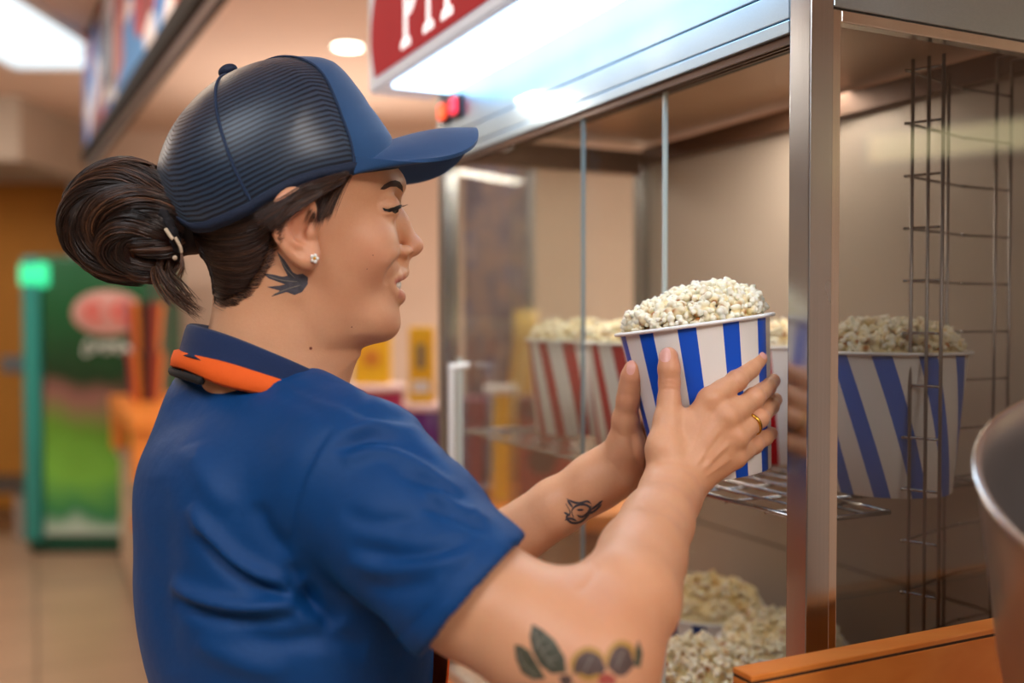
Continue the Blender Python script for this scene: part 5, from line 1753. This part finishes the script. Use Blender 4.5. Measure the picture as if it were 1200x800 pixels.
# seam line: from the band at azimuth SEAM up and over to seam_top (bowed)
panel(np.linspace(-SEAM, SEAM, 70), 'foam_front_panel', M_foam, top_front, .002)
def blend_top(ph): return top_d
def mesh_side(sg):
    rowsV = []; cu = []; cvv = []
    eS = edge_dir(sg * SEAM)
    for a in np.linspace(0, 1, 40)[:-1]:                     # between the seam and the first meridian
        for j in range(NE + 1):
            t = j / NE; d = slerp(slerp(eS, seam_top, t), slerp(eS, top_d, t), a) if t > 0 else eS
            rowsV.append(cap_pt(*d)); cu.append(SEAM - .35 * (1 - a)); cvv.append(t)
    for ph in np.linspace(SEAM, PI, 90):
        for j in range(NE + 1):
            t = j / NE; rowsV.append(cap_pt(*slerp(edge_dir(sg * ph), top_d, t))); cu.append(ph); cvv.append(t)
    n_ = len(rowsV) // (NE + 1)
    return np.array(rowsV), [[i * (NE + 1) + j, i * (NE + 1) + j + 1, (i + 1) * (NE + 1) + j + 1, (i + 1) * (NE + 1) + j] for i in range(n_ - 1) for j in range(NE)], cu, cvv


va, fa, ca, da = mesh_side(1); vb, fb_, cb, db = mesh_side(-1)
fast_mesh('mesh_back_panel', np.concatenate([va, vb]), np.array(fa + [[i + len(va) for i in q][::-1] for q in fb_]), M_mesh, cap, True, {'cu': ('FLOAT', np.array(ca + cb)), 'cv': ('FLOAT', np.array(da + db))})
def seam_tube(ph, name, top, mat, r=.0011, grow=.0006, v0=0.0, v1=1.0):
    pts = [cap_pt(*slerp(edge_dir(ph), top, v), grow) for v in np.linspace(v0, v1, 40)]
    mb = MB(); mb.tube(np.array(pts), r, 6); return mb.build(name, mat, cap, True)
M_tape = simple('navy_seam_tape', '#1b3150', .8)
for s_ in (-1, 1):
    seam_tube(s_ * SEAM, 'front_seam', seam_top, M_tape)
    ph = s_ * (SEAM + (PI - SEAM) * .40); seam_tube(ph, 'mesh_seam', blend_top(ph), M_tape, .0013, .0004)
# band along the lower edge
pts = [cap_pt(*edge_dir(p), .0004) for p in np.linspace(-PI, PI, 160, endpoint=False)]
pts2 = [cap_pt(*slerp(edge_dir(p), blend_top(p) if abs(p) > SEAM else seam_top, .055), .0006) for p in np.linspace(-PI, PI, 160, endpoint=False)]
n_ = 160; vv = np.array(pts + pts2)
band = fast_mesh('binding', vv, np.array([[i, (i + 1) % n_, (i + 1) % n_ + n_, i + n_] for i in range(n_)]), simple('dark_navy_binding', '#12213a', .8, bump=.3, bscale=500), cap)
m_ = band.modifiers.new('thick', 'SOLIDIFY'); m_.thickness = .0012
# button
tb = cap_pt(*cdir(268, 85, 0), 0); nb_ = tb - CC; nb_ /= np.linalg.norm(nb_); bx = np.cross(nb_, HL); bx /= np.linalg.norm(bx)
v, f = ell_mesh(tb + nb_ * .0045, (.0086, .0086, .0056), np.array([bx, np.cross(nb_, bx), nb_])); mesh_obj('button', v, f, simple('dark_navy_button', '#15233f', .7), cap, True)
# brim
VW = .079
b0 = HC_(HP(459, 163)); be = HC_(HP(411, 199, -.070)); t0 = HC_(HP(556, 152, 0)); lm = abs(be[1])
NB, NV = 60, 26
def brim_pt(s, v):
    """s in -1..1 across, v 0 at the crown, 1 at the edge"""
    a = abs(s); l = s * VW
    ph = s * SEAM * 1.02; ep = cap_pt(*edge_dir(-ph), 0.0); q = HC_(ep)
    up_ = (1 - a ** 1.7) * (b0[2] - HC_(HP(464, 196))[2]) * 1.0
    base = np.array([q[0], q[1], q[2] + up_])
    # sit on the crown at that height
    dd = base - HC_(CC); base = HC_(cap_pt(*dd, -.0008))
    k_ = (1 - a ** 3.6) ** (1 / 2.8) if a < 1 else 0
    le = q[1] + 0.0; edge_l = -(-s) * VW * (1 - .12 * 0)
    edge = np.array([be[0] + (t0[0] - be[0]) * k_, s * lm * (1 + .14 * k_ * a), b0[2] + (t0[2] - b0[2]) * 1.0 - .050 * a ** 1.7 - (1 - k_) * (b0[2] - be[2] - .050) * 1.0 ])
    p = base * (1 - v) + edge * v
    p[2] += .004 * math.sin(v * PI) * (1 - a)
    return HW(*p)
vv = np.array([brim_pt(s, v) for s in np.sin(np.linspace(-PI / 2, PI / 2, NB + 1)) for v in np.linspace(0, 1, NV + 1)])
f = np.array([[i * (NV + 1) + j, (i + 1) * (NV + 1) + j, (i + 1) * (NV + 1) + j + 1, i * (NV + 1) + j + 1] for i in range(NB) for j in range(NV)])
brim = fast_mesh('brim', vv, f, simple('navy_brim_cloth', '#084070', .75, bump=.15, bscale=900, sheen=.2), cap)
m_ = brim.modifiers.new('thick', 'SOLIDIFY'); m_.thickness = .0034; m_.offset = 0
m_ = brim.modifiers.new('round', 'BEVEL'); m_.width = .0012; m_.segments = 2; m_.limit_method = 'ANGLE'; m_.angle_limit = R(50)

# ---------------------------------------------------------------- polo shirt
arm_dir = P(632, 742, .668) - P(480, 622, .735); arm_dir /= np.linalg.norm(arm_dir)
HEMP = P(553, 700, .690)
# plane through both hem corners
h1 = P(605, 640, .70) - P(500, 760, .685); h1 /= np.linalg.norm(h1)
HN = np.cross(h1, P(552, 700, .69) - CAM); HN /= np.linalg.norm(HN)
if HN @ arm_dir < 0: HN = -HN
HN = HN * .93 + arm_dir * .07; HN /= np.linalg.norm(HN)
NB_ = P(312, 455, .872)
SS = SDF((-.56, .50, .82), (.10, 1.26, 1.47), .0036)
torso(SS, -.003, .035)
SS.chain([P(314, 488, .872), P(360, 518, .82), P(410, 560, .782)], [.052, .048, .060], k=.03)
SS.chain([P(316, 494, .872), P(345, 545, 1.0)], [.052, .060], k=.03)
SS.cone(P(262, 478, .885), P(325, 474, .87), .048, .044, k=.03)
SL = SDF(SS.lo, SS.lo + (SS.n - 1.5) * SS.h, SS.h); SL.n = SS.n; SL.d = np.full(SS.n, 1.0, np.float32)
SL.chain([P(410, 560, .780), P(480, 622, .737), P(550, 694, .695), P(600, 735, .675)], [.062, .0565, .0515, .0490], k=.02)
SL.chain([P(345, 545, 1.0), P(430, 640, 1.02)], [.060, .058], k=.02)
def half(X, Y, Zz): return (X - HEMP[0]) * HN[0] + (Y - HEMP[1]) * HN[1] + (Zz - HEMP[2]) * HN[2]
g = np.meshgrid(*[(SS.lo[i] + SS.h * np.arange(SS.n[i])).astype(np.float32) for i in range(3)], indexing='ij')
SL.d = np.maximum(SL.d, half(*g))
le_ = P(430, 640, 1.02); ld = LE - le_; ld /= np.linalg.norm(ld)
SL.d = np.where(g[1] > .93, np.maximum(SL.d, (g[0] - le_[0]) * ld[0] + (g[1] - le_[1]) * ld[1] + (g[2] - le_[2]) * ld[2] - .03), SL.d)
k = .022; h = np.maximum(k - np.abs(SS.d - SL.d), 0) / k
SS.d = np.minimum(SS.d, SL.d) - h * h * k * .25
# hollow at the hem, the neck and the waist
SS.cone(HEMP + arm_dir * .022, HEMP + arm_dir * .08, .0455, .0455, k=0, op='sub')
SS.cone(HP(322, 396), HP(318, 424), .058, .050, k=.004, op='sub')
SS.d = np.maximum(SS.d, .86 - g[2])
sv, sf = SS.mesh(); del g
sv = smooth_mesh(sv, sf, 6); sn = vnormals(sv, sf)
FOLDS = [
    # armhole seam
    ([(393, 498), (372, 525), (356, 556), (342, 600), (338, 640), (342, 672)], 4.5, -.0022), ([(400, 500), (380, 528), (364, 560), (351, 602)], 6, .0012),
    # gathers at the front of the sleeve
    ([(398, 508), (440, 497), (480, 505), (522, 534)], 6.5, .0040), ([(392, 528), (432, 514), (474, 522), (530, 560)], 6, -.0042), ([(400, 540), (440, 530), (485, 540), (540, 580)], 7, .0042),
    ([(430, 470), (465, 482), (500, 503)], 6, .003), ([(400, 470), (440, 487), (480, 500)], 6, -.0028),
    ([(470, 555), (510, 568), (556, 600)], 5.5, -.0040), ([(500, 575), (535, 588), (572, 612)], 5.5, .0038), ([(495, 592), (535, 606), (575, 625)], 5.5, -.0036),
    ([(443, 533), (475, 560), (527, 602)], 3.0, -.0014),
    # long soft folds on the sleeve
    ([(410, 640), (450, 650), (500, 648), (560, 628)], 9, -.0040), ([(405, 655), (450, 666), (505, 662), (560, 645)], 8, .0030), ([(420, 684), (460, 690), (510, 680)], 9, -.0028),
    ([(400, 600), (440, 612), (490, 608)], 9, -.0025),
    # hem stitching
    ([(584, 618), (558, 650), (520, 694), (484, 730), (456, 752)], 2.8, -.0022),
    # back folds towards the armpit
    ([(222, 592), (244, 622), (274, 654), (306, 674), (342, 686)], 8.5, .0065), ([(232, 622), (262, 658), (300, 684), (344, 698)], 8, -.0060),
    ([(196, 680), (226, 698), (268, 710), (312, 712), (348, 706)], 8.5, .0062), ([(200, 700), (240, 718), (290, 726), (350, 722)], 9, -.0055),
    ([(182, 560), (190, 640), (190, 710), (204, 790)], 16, -.003), ([(300, 590), (312, 620), (336, 650)], 9, -.003), ([(226, 520), (240, 560), (270, 600)], 14, .0025),
    ([(350, 690), (372, 712), (398, 735)], 12, -.007), ([(342, 662), (352, 690), (376, 718)], 9, -.004),
    ([(250, 440), (300, 452), (352, 470), (392, 492)], 7, -.0016), ([(360, 430), (392, 448), (430, 462)], 6, .0022), ([(330, 440), (372, 462), (420, 472)], 6, -.002),
    ([(270, 740), (320, 752), (380, 748), (430, 760)], 12, -.004), ([(230, 750), (280, 775), (340, 790)], 12, .003),
]
sv = crease(sv, sn, [(f_[0], f_[1] * 1.1, f_[2] * (1.45 if f_[0][0][0] < 360 else 1.1)) for f_ in FOLDS], .55, .95)


def shirt_mat():
    m, nt, out = new_mat('royal_navy_polo_cloth'); n = N(nt)
    tc = n('ShaderNodeTexCoord')
    n1 = n('ShaderNodeTexNoise', i_Vector=tc.outputs['Object'], i_Scale=900.0, i_Detail=2.0)
    n2 = n('ShaderNodeTexNoise', i_Vector=tc.outputs['Object'], i_Scale=14.0, i_Detail=4.0)
    c = n.mix(n.math('MULTIPLY', n1.outputs[0], .35), srgb('#03407a'), srgb('#022a55'))
    bp = n('ShaderNodeBump', i_Strength=.25, i_Distance=.0008, i_Height=n1.outputs[0])
    bp2 = n('ShaderNodeBump', i_Strength=.35, i_Distance=.012, i_Height=n2.outputs[0], i_Normal=bp.outputs[0])
    b = n('ShaderNodeBsdfPrincipled', i_Base_Color=c, i_Roughness=.58, i_Normal=bp2.outputs[0])
    b.inputs['Sheen Weight'].default_value = .1; b.inputs['Sheen Tint'].default_value = srgb('#2f8fe0'); b.inputs['Specular IOR Level'].default_value = .25
    nt.links.new(b.outputs[0], out.inputs[0]); return m


M_shirt = shirt_mat()
shirt = fast_mesh('polo_shirt', sv, sf, M_shirt, person)
BVH_shirt = BVHTree.FromPolygons(sv.tolist(), sf.tolist())

# collar: a folded band round the neck, high behind and falling to the front
NCf = (HC_(HP(223, 392))[0] + HC_(HP(409, 455))[0]) / 2; NRf = (HC_(HP(409, 455))[0] - HC_(HP(223, 392))[0]) / 2; NRl = .0665
zb_ = HC_(HP(228, 379))[2]; zf_ = HC_(HP(404, 452))[2]
def ring_pt(ph, dr=0.0, dz=0.0):
    """ph 0 = front, pi = nape"""
    c = (1 + math.cos(ph)) / 2
    return HW(NCf + (NRf + dr) * math.cos(ph), -(NRl + dr) * math.sin(ph), zb_ + (zf_ - zb_) * c ** 1.35 + dz)
sec = [(-.006, -.030), (-.0045, -.015), (-.003, -.004), (0, .0002), (.0032, -.001), (.0055, -.006), (.0080, -.014), (.0105, -.0225), (.0118, -.0245), (.0098, -.0235), (.0070, -.014), (.0036, -.006), (-.0005, -.006), (-.0025, -.016), (-.0035, -.030)]
mb = MB(); nph = 120; phs = np.linspace(.18, 2 * PI - .18, nph)
vv = []
for ph in phs:
    wv = .0010 * math.sin(ph * 5 + 1); long_ = 1 + .35 * max(0, math.cos(ph)) ** 2
    for (dr_, dz_) in sec: vv.append(ring_pt(ph, dr_ * (1 + .15 * math.cos(ph * 3)) + wv, dz_ * long_))
ns = len(sec)
f = [[i * ns + j, i * ns + (j + 1) % ns, (i + 1) * ns + (j + 1) % ns, (i + 1) * ns + j] for i in range(nph - 1) for j in range(ns)] + [list(range(ns)), [(nph - 1) * ns + j for j in range(ns)][::-1]]
mesh_obj('collar', vv, f, simple('navy_rib_collar', '#06244f', .88, bump=.35, bscale=1100, sheen=.1), shirt, True)
# orange apron strap lying under the collar
M_apron = simple('orange_apron_cloth', '#f0600f', .8, bump=.3, bscale=900)
vv = []; phs = np.linspace(PI * .44, PI * 1.56, 80)
for i, ph in enumerate(phs):
    w = .0088 + .0012 * math.sin(ph * 4)
    k_ = 1 if ph < PI * 1.1 else 1
    fw = -.018 * max(0, math.cos(ph)) if True else 0
    for (dr_, dz_) in ((.0075, .0), (.0125, -.001), (.0150, -w), (.0155, -w * 1.7), (.0125, -w * 2.0), (.0075, -w * 1.2)):
        vv.append(ring_pt(ph, dr_ + .001 * math.sin(ph * 7), dz_ - .0185 + .003 * math.cos(ph)))
f = [[i * 6 + j, i * 6 + (j + 1) % 6, (i + 1) * 6 + (j + 1) % 6, (i + 1) * 6 + j] for i in range(79) for j in range(6)] + [[0, 1, 2, 3, 4, 5], [79 * 6 + j for j in range(6)][::-1]]
apron = bpy.data.objects.new('apron', None); apron.empty_display_size = .05; link(apron, person); apron.location = tuple(NB_ - np.array(person.location))
mesh_obj('neck_strap', vv, f, M_apron, apron, True)
mb = MB(); mb.tube(spline([HP(222, 424, -.02), HP(215, 430, -.024), HP(214, 437, -.026), HP(218, 440, -.03)], 16), .0012, 8); mb.build('brass_slider', M_gold, apron, True)
mb = MB(); pts = [ring_pt(ph, .0145, -.0405) for ph in np.linspace(PI * .72, PI * 1.1, 30)]; mb.tube(np.array(pts), .0035, 8); mb.build('black_strap_lining', simple('black_lining', '#0c0c0e', .8), apron, True)
# bib: laid on the front of the trunk
TR = SDF((TC[0] - .3, TC[1] - .32, .0), (TC[0] + .36, TC[1] + .34, 1.0), .010)
torso(TR, .004, .04)
for hp_, kn, an in FT: TR.chain([hp_, kn, an - Z * .03], [.092, .070, .062], k=.03)
TR.d[:, :, int(.99 / .01):] = 1
tv, tf = TR.mesh(); tv = smooth_mesh(tv, tf, 2)
trousers = fast_mesh('trousers', tv, tf, simple('black_trousers', '#17181c', .85, bump=.2, bscale=500), person)
BV2 = BVHTree.FromPolygons(np.concatenate([sv, tv]).tolist(), np.concatenate([sf, tf + len(sv)]).tolist())
NI, NJ = 40, 60; vv = []
for i in range(NI + 1):
    for j in range(NJ + 1):
        l = -.152 + .304 * i / NI; z = .45 + .74 * j / NJ
        if z > 1.0: l *= 1 - .45 * (z - 1.0) / .19
        o_ = TC + BL * l + BFw * .5; o_[2] = z
        h = BV2.ray_cast(Vector(o_), Vector(-BFw), .9)
        q = np.array(h[0]) if h[0] is not None else TC + BL * l + BFw * .09 + Z * (z - TC[2])
        vv.append(q + BFw * .010)
vv = np.array(vv); G = vv.reshape(NI + 1, NJ + 1, 3)
for _ in range(6): G[1:-1, 1:-1] = (G[:-2, 1:-1] + G[2:, 1:-1] + G[1:-1, :-2] + G[1:-1, 2:]) / 4 * .5 + G[1:-1, 1:-1] * .5
G += BFw * .006
bib = fast_mesh('bib', G.reshape(-1, 3), np.array([[i * (NJ + 1) + j, (i + 1) * (NJ + 1) + j, (i + 1) * (NJ + 1) + j + 1, i * (NJ + 1) + j + 1] for i in range(NI) for j in range(NJ)]), M_apron, apron)
m_ = bib.modifiers.new('thick', 'SOLIDIFY'); m_.thickness = .002
# shoes
for hp_, kn, an in FT:
    Q = SDF(an - .2, an + .25, .006)
    Q.cone(an - Z * .035, an + BFw * .14 - Z * .052, .045, .036, k=.02); Q.cone(an - Z * .02, an - Z * .05, .044, .042, k=.02)
    gg = np.meshgrid(*[(Q.lo[i] + Q.h * np.arange(Q.n[i])).astype(np.float32) for i in range(3)], indexing='ij'); Q.d = np.maximum(Q.d, .003 - gg[2])
    qv, qf = Q.mesh(); fast_mesh('shoe', smooth_mesh(qv, qf, 2), qf, simple('black_shoe_leather', '#101010', .4), person)
# ================================================================ camera, world, light
cam = bpy.data.cameras.new('camera'); cam.lens = 35.0; cam.sensor_width = 36.0
co = bpy.data.objects.new('camera', cam); link(co); co.location = CAM; co.rotation_euler = (PI / 2 - PITCH, 0, 0)
cam.dof.use_dof = True; cam.dof.focus_distance = .87; cam.dof.aperture_fstop = 2.2
cam.clip_start = .05
SC.camera = co
w = bpy.data.worlds.new('world'); SC.world = w; w.use_nodes = True
w.node_tree.nodes['Background'].inputs[0].default_value = (.9, .85, .8, 1); w.node_tree.nodes['Background'].inputs[1].default_value = .4


def area(name, loc, target, size, power, col, sy=None):
    l = bpy.data.lights.new(name, 'AREA'); l.energy = power; l.color = srgb(col)[:3]; l.size = size
    if sy: l.shape = 'RECTANGLE'; l.size_y = sy
    o = bpy.data.objects.new(name, l); link(o); o.location = loc
    o.rotation_euler = (Vector(target) - Vector(loc)).to_track_quat('-Z', 'Y').to_euler()
    return o


# unseen shop lights, several added to brighten parts
area('unseen_warm_light', (-2.9, 3.0, 2.70), (-2.6, 3.4, 0), 1.2, 40, '#fff0e0')  # unseen, added to light the left floor
area('unseen_warm_light', (1.0, 4.6, 2.70), (.8, 4.8, 0), 1.6, 95, '#fff0e0')  # unseen, raised to brighten the back wall
area('unseen_warm_light', (-3.4, 4.8, 2.70), (-3.0, 5.4, 0), 1.0, 34, '#fff0e0')
area('added_uplight', (-1.0, 5.6, 2.0), (-1.0, 5.2, 3), 1.4, 14, '#ffeede')  # upward lights added to brighten the ceiling, without any fixture
area('added_uplight', (1.2, 3.2, 1.95), (1.0, 3.2, 3), 1.2, 12, '#ffeede')
area('added_uplight', (-1.6, 2.2, 2.05), (-1.6, 2.4, 3), .8, 9, '#ffeede')
area('unseen_front_light', (.9, -.8, 2.70), (.35, .9, 1.2), .55, 26, '#fff0e4')  # unseen key light from the right, sized to shape the skin
area('unseen_front_light', (-.9, -.6, 2.70), (-.2, .9, 1.2), 1.0, 6, '#fff4ea')  # unseen soft fill light
area('ceiling_lamp_case', (1.4, 2.2, 2.70), (.7, 1.6, 1.2), .8, 14, '#ffe8cf')
area('counter_fill_light', (.15, 2.75, 2.70), (.0, 2.8, 1.0), .7, 16, '#fff2e2')  # added above the back counter to brighten the yellow boxes
# fill light added under the case roof to brighten the inside
area('case_fill_light', tuple(K(.45, .2, 1.745)), tuple(K(.45, .2, 1.0)), .6, 3.6, '#fff0de', .05)

SC.view_settings.view_transform = 'Standard'; SC.view_settings.look = 'None'
SC.view_settings.exposure = 0.0; SC.view_settings.gamma = 1.0
SC.view_settings.use_curve_mapping = False
SC.cycles.use_denoising = True
SC.cycles.max_bounces = 10; SC.cycles.transparent_max_bounces = 24
SC.cycles.sample_clamp_indirect = 4.0
